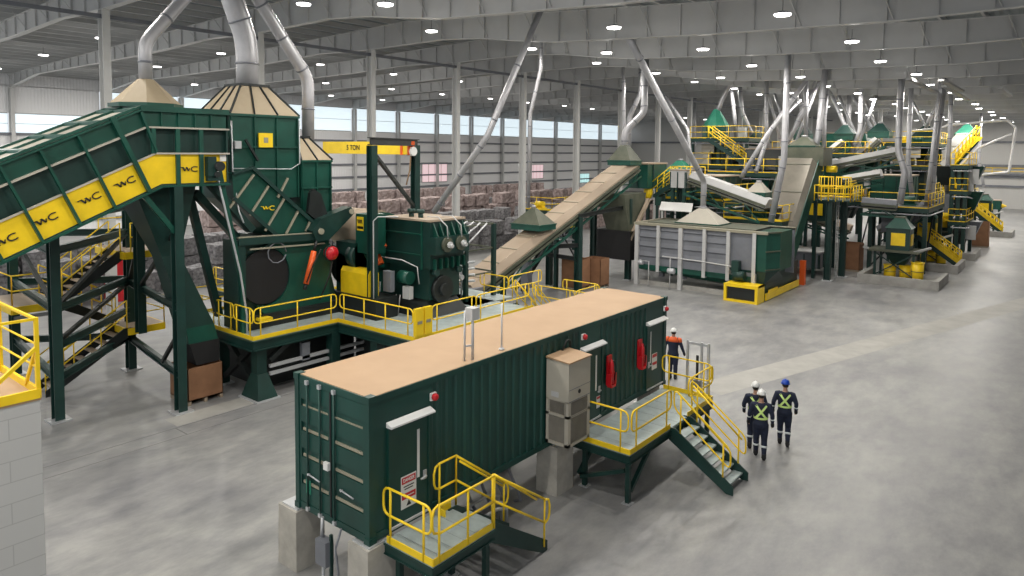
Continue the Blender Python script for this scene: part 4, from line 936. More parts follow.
part('arm_pin', MB().tube([(XS_-.3, 16.3, 5.72), (XS_+.30, 16.3, 5.72)], .10, 12).tube([(XS_-.3, 14.95, 5.1), (XS_+.32, 14.95, 5.1)], .11, 12), 'rib', sh_)
part('fin', MB().prism(yz([(14.65, 5.75), (15.35, 5.2), (15.6, 5.3), (15.2, 6.4), (14.9, 6.6), (14.75, 6.45)], -21.05), (-.15, 0, 0)), 'black', sh_)
a, b = GX(314, 251, XS_+.3), GX(306, 284, XS_+.3)
part('hydraulic_ram', MB().tube([a, b], .10, 12), 'orange', sh_, label='bright orange hydraulic ram')
part('ram_rod', MB().tube([a, a+(a-b).normalized()*.35], .045, 8).tube([b, b+(b-a).normalized()*.2], .07, 8), 'black', sh_)
c = GX(331, 253, XS_+.35)
part('guard_dome', MB().ellip(c, .26, .27, .27, 16, 10), 'red', sh_, label='round red guard dome')
part('dome_ring', MB().tube([c+V((-.02, 0, 0)), c+V((.06, 0, 0))], .29, 16), 'dgreen', sh_)
part('hose', MB().tube([c+V((.1, -.0, -.2)), c+V((.2, -.2, -.7)), c+V((.1, -.35, -1.2)), c+V((0, -.5, -1.6))], .03, 6).tube([c+V((.1, -.5, .2)), c+V((.2, -.9, -.3)), c+V((.1, -1.1, -.9))], .025, 6), 'rubber', sh_)
part('ring_hose', MB().tube([(XS_+.1, 13.3+.35*math.cos(i*.6), 4.5+.35*math.sin(i*.6)) for i in range(11)], .02, 6, closed=False), 'grey', sh_)
part('step_box', MB().box(XS_+.05, XS_+.35, 12.5, 12.95, DZ+.32, DZ+.4), 'yellow', sh_)
# rotor drive group
rd = thing('rotor_drive', 'dark green rotor drive with tan-dusted drum and yellow guard beside the shredder', 'machine', (-21, 17, DZ))
part('drum', MB().tube([(-22.6, 17.3, 5.0), (-20.4, 17.3, 5.0)], .75, 24), 'tan2', rd)
part('side_casing', MB().tube([(-20.4, 17.45, 4.6), (-20.25, 17.45, 4.6)], 1.05, 28).box(-21.9, -20.5, 16.5, 18.4, DZ, 4.3), 'green', rd)
part('bearing_block', MB().box(-21.4, -20.3, 16.1, 16.7, DZ, 4.6).tube([(-20.7, 16.4, 4.1), (-20.3, 16.4, 4.1)], .45, 18), 'dgreen', rd)
sg = GY(357, 217, 16.2); part('end_casing', MB().box(sg.x-.1, sg.x+.75, 16.22, 16.9, sg.z-1.3, sg.z+.12), 'green', rd)

part('name_plate', MB().box(sg.x, sg.x+.36, 16.19, 16.21, sg.z-.48, sg.z+.02), 'yellow', rd)
w_ = MB()
for k_ in range(4): w_.prism([(sg.x+.03+k_*.07, 16.185, sg.z-.08), (sg.x+.08+k_*.07, 16.185, sg.z-.08), (sg.x+.12+k_*.07, 16.185, sg.z-.22), (sg.x+.08+k_*.07, 16.185, sg.z-.22)], (0, -.004, 0))
for k_ in range(4): w_.box(sg.x+.03+k_*.075, sg.x+.11+k_*.085, 16.181, 16.186, sg.z-.42, sg.z-.32)
part('plate_lettering', w_, 'ink', rd)
part('belt_guard', MB().box(-21.0, -19.4, 16.0, 16.45, 2.75, 3.55).prism([(-21.0, 16.0, 3.55), (-21.0, 16.45, 3.55), (-21.0, 16.35, 3.72), (-21.0, 16.1, 3.72)], (1.6, 0, 0)), 'yellow', rd, label='yellow belt guard')
part('guard_cowl', MB().tube([(-21.2, 16.1, 3.6), (-21.2, 16.5, 3.6)], .55, 18).tube([(-20.7, 16.15, 3.35), (-20.7, 16.3, 3.35)], .3, 14), 'black', rd)
part('motor_base', MB().box(-21.6, -18.9, 15.9, 16.9, DZ, 2.75), 'black', rd)
part('hydraulic_ram', MB().tube([(-20.0, 16.9, 4.9), (-19.6, 16.9, 4.45)], .1, 10).tube([(-20.0, 16.9, 4.1), (-19.8, 16.9, 3.8)], .12, 10), 'orange', rd)
part('linkage', MB().bar((-19.8, 16.8, 5.6), (-20.1, 16.8, 5.0), .08), 'olive', rd)
# gearbox tower
gb = thing('shredder_gearbox', 'tall boxy dark green gearbox tower with two round wheels and hoses on its side', 'machine', (-19, 18.3, DZ))
GX0, GX1, GY0, GY1 = -20.15, -17.8, 17.45, 19.2
part('upper_casing', MB().box(GX0, GX1, GY0, GY1, 3.75, 5.45), 'dgreen', gb)
part('seam', MB().box(GX0-.0, GX1-.5, GY0-.03, GY0, 4.95, 4.99).box(GX0, GX1-.5, GY0-.03, GY0, 4.2, 4.24).box(GX1-.45, GX1-.38, GY0-.04, GY0, 3.7, 5.45), 'green', gb)
part('top_plate', MB().box(GX0-.05, GX1+.05, GY0-.05, GY1+.05, 5.45, 5.52), 'tan2', gb)
part('lower_casing', MB().box(GX0+.12, GX1-.12, GY0+.08, GY1-.1, 2.6, 3.75), 'dgreen', gb)
part('foot', MB().frustum([(GX0+.0, GY0-.2), (GX1+.1, GY0-.2), (GX1+.1, GY1+.2), (GX0+.0, GY1+.2)], [(GX0+.25, GY0+.15), (GX1-.25, GY0+.15), (GX1-.25, GY1-.2), (GX0+.25, GY1-.2)], DZ, 2.6), 'black', gb)
for k_ in range(6):
    yy = GY0+.15+k_*.3; part('fin_rib', MB().prism([(GX1, yy, 5.4), (GX1+.22, yy, 4.95), (GX1+.22, yy, 4.85), (GX1, yy, 4.85)], (0, .05, 0)).box(GX1-.1, GX1+.14, yy, yy+.05, 3.72, 4.1), 'green', gb)
part('side_ledge', MB().box(GX1, GX1+.28, GY0, GY1, 4.28, 4.9), 'dgreen', gb)
for yy in (18.0, 18.72):
    wl_ = part('wheel', MB().tube([(GX1+.28, yy, 4.62), (GX1+.36, yy, 4.62)], .27, 18), 'olive', gb)
    part('shaft', MB().tube([(GX1+.36, yy, 4.62), (GX1+.6, yy, 4.58)], .07, 10).tube([(GX1+.42, yy, 4.62), (GX1+.5, yy, 4.62)], .12, 10), 'lgrey', wl_)
    part('hose', MB().tube([(GX1+.4, yy-.05, 4.85), (GX1+.45, yy-.15, 5.3), (GX1+.1, yy-.25, 5.62), (GX1-.4, yy-.3, 5.6)], .022, 6), 'lgrey', gb)
for xx in (-19.25, -18.75):
    part('breather', MB().tube([(xx, 17.9, 5.5), (xx, 17.9, 5.68)], .1, 10).tube([(xx, 17.9, 5.68), (xx, 17.9, 5.82)], .15, 12), 'dgreen', gb)
for yy in (17.7, 18.9): part('lifting_lug', MB().tube([(GX1-.05, yy, 3.6), (GX1+.12, yy, 3.6)], .12, 10), 'dgreen', gb)
part('drive_flange', MB().tube([(GX1-.15, 18.1, 2.95), (GX1+.05, 18.1, 2.95)], .5, 18).tube([(GX1-.05, 18.1, 2.95), (GX1+.16, 18.1, 2.95)], .22, 14), 'black', gb)
part('control_box', MB().box(-19.35, -18.95, 16.6, 16.8, 2.9, 3.65), 'grey', gb); part('control_box', MB().box(-18.75, -18.4, 17.0, 17.2, 2.65, 3.1), 'lgrey', gb)
part('pump', MB().tube([(-19.0, 17.15, 3.4), (-18.5, 17.15, 3.4)], .24, 14), 'green', gb)
part('conduit', MB().tube([(-20.4, 17.2, 3.75), (-20.35, 17.2, 4.0), (-19.0, 17.2, 4.0), (-18.3, 17.3, 3.8), (-18.2, 17.3, 3.2)], .022, 6).tube([(-19.3, 17.2, 2.7), (-19.5, 17.1, DZ)], .02, 6).tube([(-19.1, 17.2, 2.7), (-19.1, 17.1, DZ)], .02, 6).tube([(-20.2, 17.2, 3.05), (-20.2, 17.1, DZ)], .02, 6), 'lgrey', gb)
# jib crane
jc = thing('jib_crane_frame', 'dark green crane frame with knee brace standing over the gearbox', 'crane', (-19.3, 16.1, DZ))
q1, q2 = V((-19.33, 16.1, 0)), V((-20.9, 19.65, 0))
part('post', MB().ibeam(q1+V((0, 0, DZ)), q1+V((0, 0, 8.15)), .26, .26, up=(1, 0, 0)), 'dgreen', jc); part('post', MB().ibeam(q2+V((0, 0, DZ)), q2+V((0, 0, 8.2)), .26, .26, up=(1, 0, 0)), 'dgreen', jc)
dq = (q2-q1).normalized()
part('top_beam', MB().ibeam(q1-dq*.15+V((0, 0, 8.3)), q2+dq*.2+V((0, 0, 8.3)), .2, .24), 'black', jc)
part('brace', MB().bar(q1+dq*.1+V((0, 0, 7.9)), q2-dq*.1+V((0, 0, 5.7)), .12), 'black', jc)
part('side_conduit', MB().tube([q1+V((.18, -.1, 2)), q1+V((.18, -.1, 5.5)), q1+V((.3, .0, 5.65)), q1+V((.8, .5, 5.65))], .025, 6), 'lgrey', jc)
yb_ = thing('hoist_beam', 'yellow five-ton hoist beam reaching behind the crane post', 'crane beam', (-23, 19.2, 7.9))
part('box_girder', MB().box(-26.3, -20.75, 19.1, 19.4, 7.82, 8.34), 'yellow', yb_); part('end_stop', MB().box(-21.15, -21.05, 19.05, 19.45, 7.8, 8.36).box(-20.76, -20.7, 19.08, 19.42, 7.8, 8.36), 'orange', yb_)
text_mesh('5 TON', .30, face_mtx((GY(353, 147, 19.09).x, 19.09, 8.08), (1, 0, 0), (0, 0, 1)), 'ink', yb_)
tr = thing('hoist_trolley', 'small white hoist trolley hanging at the far crane post', 'hoist', (q2.x, q2.y-.3, 7.9))
part('body', MB().tube([(q2.x-.1, q2.y-.35, 7.95), (q2.x+.3, q2.y-.35, 7.95)], .18, 12), 'white', tr); part('chain', MB().tube([(q2.x+.1, q2.y-.35, 7.8), (q2.x+.05, q2.y-.35, 7.2), (q2.x-.15, q2.y-.35, 6.6)], .03, 6), 'tan', tr)
# frame with piping behind the gearbox
pf = thing('pipe_rack', 'open steel rack of small pipes and valves between the gearbox and tan conveyor', 'pipe rack', (-18.3, 23, DZ))
rx0, rx1, ry0, ry1 = -20.4, -18.7, 20.3, 22.0
part('deck', MB().box(rx0-.3, rx1+.8, ry0-.4, ry1+.3, DZ-.05, DZ), 'grate', pf)
for x, y in ((rx0, ry0), (rx1, ry0), (rx1, ry1), (rx0, ry1)): part('post', MB().box(x-.08, x+.08, y-.08, y+.08, 0, 5.0), 'dgreen', pf)
for z in (3.0, 4.0, 5.0):
    for a, b in (((rx0, ry0), (rx1, ry0)), ((rx1, ry0), (rx1, ry1)), ((rx1, ry1), (rx0, ry1)), ((rx0, ry1), (rx0, ry0))): part('beam', MB().bar((*a, z), (*b, z), .06), 'olive', pf)
for k_ in range(5):
    x = rx0+.2+k_*.35; part('pipe', MB().tube([(x, ry0-.15, DZ), (x, ry0-.15, 4.6-.2*k_), (x+.3, ry0-.15, 4.9-.15*k_), (x+.5, ry0+.8, 5.1)], .035, 6), 'steel', pf)
    part('valve', MB().tube([(x-.12, ry0-.2, 3.0), (x+.12, ry0-.2, 3.0)], .10, 10).tube([(x-.1, ry0-.2, 4.1), (x+.1, ry0-.2, 4.1)], .07, 10), 'lgrey', pf)
for k_ in range(4): part('pipe', MB().tube([(rx0-.8, ry0-1.6+k_*.2, 3.2-.25*k_), (rx0+.6, ry0-.6+k_*.2, 3.4-.25*k_), (rx1+.3, ry0+.2, 3.6-.25*k_)], .05, 6), 'steel', pf)
for a, b in (((-18.9, 21.45, DZ), (-17.5, 21.45, DZ)), ((-17.5, 21.6, DZ), (-17.5, 23.7, DZ))):
    mb = MB(); rail(mb, a, b); part('guard_rail', mb, 'yellow', pf)
sd = thing('deck_stair', 'yellow-railed stair dropping from the machine deck behind the tan container roof', 'stair', (-16.5, 23, 0))
stairs(sd, (-16.5, 21.3, DZ), (-16.5, 23.6, 0), .9, (1, 0, 0), 7)
for sx in (-.45, .45):
    mb = MB(); rail(mb, (-16.5+sx, 21.25, DZ), (-16.5+sx, 23.4, .15), posts=3); part('guard_rail', mb, 'yellow', sd)
    part('hand_rail', MB().tube([(-16.5+sx*.8, 21.3, DZ+.85), (-16.5+sx*.8, 23.2, 1.1)], .025, 6), 'yellow', sd)
rp = landing('yellow_landing', 'low landing ringed by yellow railings at the foot of the deck stair', -18.6, -16.6, 25.0, 27.0, 1.0, ((-18.5, 25.1), (-16.7, 25.1), (-16.7, 26.9)), 'landing')
railing(rp, [((-18.6, 25, 1.0), (-16.7, 25, 1.0)), ((-16.6, 25.1, 1.0), (-16.6, 26.9, 1.0)), ((-18.6, 27, 1.0), (-16.7, 27, 1.0))])
b = GZ(114, 300, 0); rdp = solo('fire_cabinet', MB().box(b.x-.6, b.x+.6, b.y-.3, b.y+.3, .0, 2.6).box(b.x-.65, b.x+.65, b.y-.35, b.y+.35, 2.6, 2.7), 'red', 'tall red cabinet on the floor seen through the stair tower', 'cabinet')
# ================================================================== TAN INCLINED CONVEYOR AND FEED HOPPER
def conveyor(name, label, a, b, w, h=.5, cover='tan2', side='green', truss=.0, pitch=2.0, crown=.12, legs=(), group=None, legx=None):
    """enclosed belt conveyor from a to b (belt line, centre), cover on top, lattice side frames below"""
    a, b = V(a), V(b); d = (b-a).normalized(); s = d.cross(V((0, 0, 1))).normalized(); n = s.cross(d)
    t = thing(name, label, 'conveyor', (a.x, a.y, 0), group)
    pr = [-s*(w/2)+n*0, s*(w/2)+n*0, s*(w/2)+n*h*.55, s*(w*.36)+n*(h+crown), -s*(w*.36)+n*(h+crown), -s*(w/2)+n*h*.55]
    part('cover', MB().prism([a+p for p in pr], b-a), cover, t)
    for sg in (-1, 1):
        o = s*(sg*(w/2+.04))
        part('side_rail', MB().bar(a+o+n*.12, b+o+n*.12, .06, .16, up=n).bar(a+o-n*.12, b+o-n*.12, .08, .10, up=n), 'steel' if side == 'steel' else 'olive' if truss else side, t)
        if truss:
            f = MB().bar(a+o-n*truss, b+o-n*truss, .09, .12, up=n); L = (b-a).length; k_ = 0
            m_ = max(2, int(L/1.2))
            for i in range(m_):
                q0 = a+o+d*(L*i/m_); q1 = a+o+d*(L*(i+1)/m_)
                f.bar(q0-n*.1, q1-n*truss, .06) if i % 2 else f.bar(q0-n*truss, q1-n*.1, .06)
            part('truss', f, side, t)
    part('belt_pan', MB().bar(a-n*.1, b-n*.1, w*.92, .08, up=n), 'black', t)
    cr = MB(); L = (b-a).length; i = pitch/2
    while i < L:
        c = a+d*i; cr.bar(c-s*(w*.37)+n*(h+crown+.02), c+s*(w*.37)+n*(h+crown+.02), .05, .03, up=n)
        i += pitch
    part('cover_seam', cr, {'lgrey': 'ac', 'tan2': 'rib'}.get(cover, 'olive'), t)
    for f in legs:
        c = a+d*(L*f)
        for sg in (-1, 1):
            q = c+s*(sg*(w/2+.05)); part('leg', MB().box(q.x-.11, q.x+.11, q.y-.11, q.y+.11, 0, q.z-.1), 'dgreen', t)
        part('leg_brace', MB().bar((c-s*(w/2))*1.0-V((0, 0, .6)), V(((c+s*(w/2)).x, (c+s*(w/2)).y, max(.3, c.z*.35))), .07), 'black', t)
    return t
def hood(label, c, bx, by, h, topr, skirt=.35, m='olive', ms='green', collar=True, group=None, rot=0):
    t = thing('extraction_hood', label, 'hood', (c[0], c[1], c[2]), group)
    b = [(c[0]-bx, c[1]-by), (c[0]+bx, c[1]-by), (c[0]+bx, c[1]+by), (c[0]-bx, c[1]+by)]; tp = [(c[0]-topr, c[1]-topr), (c[0]+topr, c[1]-topr), (c[0]+topr, c[1]+topr), (c[0]-topr, c[1]+topr)]
    part('skirt', MB().frustum(b, b, c[2], c[2]+skirt), ms, t)
    part('cap', MB().frustum(b, tp, c[2]+skirt, c[2]+skirt+h), m, t)
    part('flange', MB().box(c[0]-bx-.04, c[0]+bx+.04, c[1]-by-.04, c[1]+by+.04, c[2]+skirt-.04, c[2]+skirt+.02), ms, t)
    if collar: part('collar', MB().tube([(c[0], c[1], c[2]+skirt+h), (c[0], c[1], c[2]+skirt+h+.12)], topr*1.05, 12), 'duct', t)
    return t
XC = -22.7
ca, cb = V((XC, 24.6, 1.05)), V((XC, 40.2, 6.95))
tc_ = conveyor('transfer_conveyor', 'long tan-dusted covered conveyor climbing from the gearbox machine to the grey hopper', ca, cb, 1.55, .5, 'tan2', 'green', .55, 1.5, legs=(.12, .56))
part('tail_frame', MB().box(XC-.9, XC+.9, 24.2, 24.9, .4, 1.5), 'grey', tc_)
dcv = (cb-ca).normalized()
c = ca+dcv*5.8; hood('green dusty pyramid hood straddling the middle of the tan conveyor', (c.x, c.y, c.z+.7), .95, .75, .85, .1, .3)
c = ca+dcv*16.1; hood('green dusty pyramid hood over the top end of the tan conveyor', (c.x, c.y, c.z+.4), .82, .75, 1.0, .2, .3)
duct('kinked round duct rising from the hood at the top of the tan conveyor', [(c.x, c.y, c.z+1.3), (c.x, c.y, c.z+2.6), (c.x+.9, c.y+.8, c.z+3.8), (c.x+.9, c.y+.8, 13.9)], .22)
o = thing('discharge_box', 'plain green box housing behind the hood at the top of the tan conveyor', 'housing', (XC, 42.5, 5.6))
part('casing', MB().box(XC-.6, XC+.8, 41.3, 44.0, 5.6, 7.2), 'green', o); part('lid', MB().box(XC-.65, XC+.85, 41.25, 44.05, 7.2, 7.3), 'tan2', o); part('stiffener_rib', MB().box(XC-.0, XC+.1, 41.22, 41.3, 5.6, 7.2).box(XC+.8, XC+.86, 42, 42.1, 5.6, 7.2), 'dgreen', o)
for k_ in range(2): part('leg', MB().box(XC-.5+k_*1.1, XC-.3+k_*1.1, 43.6, 43.8, 0, 5.5), 'dgreen', o)
o = thing('transfer_chute', 'dusty dark chute with black rubber skirt below the head of the tan conveyor', 'chute', (-22.2, 38.7, 1.3))
part('chute', MB().frustum([(-22.9, 38.2), (-21.4, 38.2), (-21.4, 39.6), (-22.9, 39.6)], [(-23.5, 37.6), (-21.5, 37.6), (-21.5, 40.4), (-23.5, 40.4)], 2.6, 5.4), 'olive', o)
part('skirt', MB().box(-23.6, -21.2, 37.9, 40.3, 1.3, 3.1), 'rubber', o)
part('strut', MB().bar((-21.3, 38, 2.6), (-21.2, 40.2, 5.0), .2), 'tan2', o)
# posts and beams around the conveyor
o = thing('conveyor_gantry', 'dark steel posts and beams carrying the tan conveyor beside the cartons', 'support frame', (-22, 33.1, 0))
for (x, y, z) in ((-21.84, 33.1, 4.3), (-24.2, 33.6, 4.3), (-24.1, 31.1, 2.6), (-21.6, 38.4, 5.1), (-24.3, 38.6, 5.1)): 
    l = part('post', MB().ibeam((x, y, 0), (x, y, z), .3, .3, up=(1, 0, 0)), 'dgreen', o); part('base_plate', MB().box(x-.25, x+.25, y-.25, y+.25, 0, .04), 'steel', l)
for a, b in (((-21.84, 33.1, 4.35), (-21.6, 41.5, 4.75)), ((-24.2, 33.6, 4.3), (-24.3, 41, 4.6)), ((-24.2, 33.4, 1.9), (-21.84, 33.1, 1.9)), ((-24.1, 31.1, 2.5), (-21.84, 33.1, 2.7)), ((-24.1, 31.1, .6), (-24.2, 33.6, 2.6))):
    part('beam', MB().ibeam(a, b, .16, .2), 'black', o)
st3 = thing('small_stair', 'small dark stair under the tan conveyor beside a grey cabinet', 'stair', (-25, 31, 0)); stairs(st3, (-25.2, 34.0, 2.6), (-25.2, 31.0, 0), .9, (1, 0, 0), 7, 'black', 'tan2')
solo('electrical_cabinet', MB().box(-24.0, -23.5, 30.6, 31.0, .35, 2.0).box(-23.95, -23.9, 30.65, 30.7, 0, .35).box(-23.6, -23.55, 30.65, 30.7, 0, .35), 'grey', 'grey electrical cabinet on legs under the tan conveyor', 'cabinet')
carton(-23.2, -22.0, 33.45, 34.65, 1.75, 'brown cardboard box under the tan conveyor, the nearer of two', 'cartons under the tan conveyor')
carton(-22.6, -21.45, 34.9, 35.9, 1.7, 'brown cardboard box under the tan conveyor, the one nearer the grey hopper', 'cartons under the tan conveyor')
# hopper
hp = thing('feed_hopper', 'long grey-panelled feed hopper on legs with green end and dusty rim', 'hopper', (-16.5, 39.5, 0))
HY = 37.7; zt_, zb_ = 3.72, 1.15
px_posts = [GY(x, 250, HY).x for x in (637.5, 659, 681, 705, 729, 755)]
for i in range(5):
    x0, x1 = px_posts[i], px_posts[i+1]
    mb = MB().box(x0+.08, x1-.08, HY+.02, HY+.08, zb_, zt_-.1)
    if i < 4:
        for zz in (1.7, 2.3, 2.85, 3.3): mb.prism([(x0+.1, HY+.02, zz), (x0+.1, HY-.05, zz+.08), (x0+.1, HY+.02, zz+.34)], (x1-x0-.2, 0, 0))
    part('side_panel', mb, 'grey', hp)
for i, x in enumerate(px_posts):
    part('rib', MB().ibeam((x, HY-.06, .9 if i not in (0, 2) else 0), (x, HY-.06, zt_-.05), .2, .2, up=(0, 1, 0)) if i not in (0, 2) else MB().box(x-.12, x+.12, HY-.15, HY+.04, 0, zt_-.05), 'lgrey', hp)
part('rim', MB().box(px_posts[0]-.2, px_posts[5]+.7, HY-.16, HY+.1, zt_-.1, zt_+.05).box(px_posts[0]-.2, px_posts[5]+1.0, 41.2, 41.4, zt_-.1, zt_+.05).box(px_posts[0]-.2, px_posts[0], HY, 41.3, zt_-.1, zt_+.05), 'rib', hp)
part('rear_wall', MB().box(px_posts[0], px_posts[5]+1, 41.2, 41.3, zb_, zt_), 'grey', hp)
part('lid', MB().box(px_posts[0]+.4, px_posts[5]-.2, HY+.5, 40.9, zt_-.02, zt_+.06), 'olive', hp)
x5 = px_posts[5]
part('lower_beam', MB().box(px_posts[0]-.1, x5, HY, HY+.3, .95, 1.25).prism([(px_posts[0], HY+.1, .95), (x5, HY+.1, .95), (x5, HY+.6, .5), (px_posts[0], HY+.6, .8)], (0, .1, 0)), 'green', hp)
part('end_panel', MB().frustum([(x5, HY-.05), (x5+.62, HY-.05), (x5+1.05, HY+.9), (x5+1.05, HY+2.9), (x5, HY+2.9)], [(x5, HY-.05), (x5+.62, HY-.05), (x5+1.05, HY+.9), (x5+1.05, HY+2.9), (x5, HY+2.9)], 1.6, zt_), 'green', hp)
part('ledge_trim', MB().bar((x5+.62, HY-.08, 2.7), (x5+1.07, HY+.88, 2.7), .08, .06).bar((x5+.62, HY-.08, 1.7), (x5+1.07, HY+.88, 1.7), .08, .06).bar((x5+.62, HY-.08, zt_), (x5+1.07, HY+.88, zt_), .12, .08), 'olive', hp)
part('discharge_boot', MB().frustum([(x5-.9, HY+.1), (x5+.5, HY+.1), (x5+.8, HY+2.4), (x5-.9, HY+2.4)], [(x5-1.4, HY), (x5+.62, HY), (x5+1.0, HY+.9), (x5-1.4, HY+2.6)], .9, 1.6), 'dgreen', hp)
part('drive_motor', MB().tube([(x5-1.0, HY-.35, 1.3), (x5-.4, HY-.35, 1.3)], .26, 14).box(x5-1.1, x5-.7, HY-.5, HY-.1, 1.4, 2.1), 'dgreen', hp)
part('side_pipe', MB().tube([(px_posts[1]+.4, HY-.35, 1.9), (px_posts[3], HY-.38, 1.85), (x5-.8, HY-.38, 1.75)], .035, 8).tube([(px_posts[2]-.5, HY-.35, 0), (px_posts[2]-.5, HY-.35, 1.9)], .03, 6).tube([(px_posts[1]-.5, HY-.3, 0), (px_posts[1]-.5, HY-.3, 1.5), (px_posts[0]+.3, HY-.3, 1.5)], .03, 6), 'lgrey', hp)
part('valve', MB().tube([(px_posts[2]-.6, HY-.4, 1.1), (px_posts[2]-.2, HY-.4, 1.1)], .16, 12).tube([(px_posts[0]+.3, HY-.4, 1.4), (px_posts[0]+.6, HY-.4, 1.4)], .14, 12), 'steel', hp)
for x, y in ((px_posts[1]+.1, 41.0), (px_posts[3], 41.0), (x5, 41.0), (px_posts[0], 41), (x5-.3, HY+.3)): part('leg', MB().box(x-.14, x+.14, y-.14, y+.14, 0, 1.2), 'grey', hp)
part('sill', MB().box(px_posts[0], x5-1.2, HY+.1, HY+.35, 0, .25), 'curb', hp)
c = GY(703, 218, 39.6); hood('dusty pyramid hood on top of the grey feed hopper', (c.x, c.y, zt_+.05), 1.35, .9, .85, .22, .06, m='ac')
duct('long bright duct leaning from the hopper hood up to the roof', [(c.x, c.y, zt_+.9), (c.x, c.y, 6.3), GZ(628, 36, 13.2)], .17)
solo('light_panel', MB().prism([(c.x-3.4, 40.6, 4.3), (c.x-1.2, 40.6, 4.3), (c.x-1.5, 41.5, 4.75), (c.x-3.7, 41.5, 4.75)], (0, 0, .05)).box(c.x-3.3, c.x-3.2, 40.7, 40.8, 3.8, 4.3).box(c.x-1.4, c.x-1.3, 40.7, 40.8, 3.8, 4.3), 'white', 'white sloping sheet lying behind the hopper hood', 'sheet')
# take-away feeder with yellow guard, and the steep steel conveyor
fe = thing('takeaway_feeder', 'low green feeder with bright yellow guards on the floor under the hopper end', 'feeder', (-13.6, 38, 0))
part('frame', MB().box(-14.5, -12.95, 36.9, 43.6, .1, .75).prism([(-12.9, 38, .2), (-12.9, 43.6, .2), (-12.9, 43.6, 1.6), (-12.9, 41, 1.5), (-12.9, 38, .9)], (-.15, 0, 0)), 'dgreen', fe)
g = MB()
for x0, x1, z0, z1 in ((-14.65, -14.5, 0, .95), (-12.95, -12.8, 0, .95), (-14.5, -12.95, .8, .95), (-14.5, -12.95, 0, .12)): g.box(x0, x1, 36.55, 36.75, z0, z1)
g.box(-14.65, -12.8, 36.75, 37.6, .85, .95); g.box(-12.86, -12.8, 36.75, 37.6, 0, .95)
part('guard', g, 'yellow', fe, label='bright yellow guard box'); part('screen', MB().box(-14.5, -12.95, 36.68, 36.72, .12, .8), 'black', fe)
part('side_guard', MB().box(-12.8, -12.72, 37.7, 43.4, .05, .42).box(-12.8, -12.74, 38.2, 39.6, .42, .55), 'yellow', fe)
part('orange_cover', MB().box(-12.9, -12.6, 44.0, 44.3, 0, 1.5), 'orange', fe)
ea, eb = V((-14.15, 41.6, .9)), V((-14.2, 48.3, 7.7))
sc_ = conveyor('steep_conveyor', 'steep sheet-steel covered conveyor rising beyond the hopper end', ea, eb, 2.3, .55, 'steelcover' if 'steelcover' in M else 'ac', 'green', .0, 2.4, crown=.02)
part('side_wall', MB().prism([ea+V((1.2, .2, -.5)), eb+V((1.2, .2, -.5)), eb+V((1.2, -.35, .35)), ea+V((1.2, -.35, .35))], (.05, 0, 0)), 'green', sc_)
part('head_casing', MB().box(-15.2, -12.7, 47.5, 49.6, 7.2, 8.4), 'olive', sc_); part('head_motor', MB().tube([(-12.7, 48.4, 7.0), (-12.1, 48.4, 7.0)], .22, 12), 'yellow', sc_)
part('support_leg', MB().box(-13.0, -12.8, 46.8, 47.0, 0, 6), 'dgreen', sc_); part('support_leg', MB().box(-15.2, -15.0, 46.8, 47.0, 0, 6), 'dgreen', sc_)
c = eb; hood('dusty hood on the head of the steep conveyor', (c.x, 48.6, 8.4), .9, .8, .6, .2, .1)
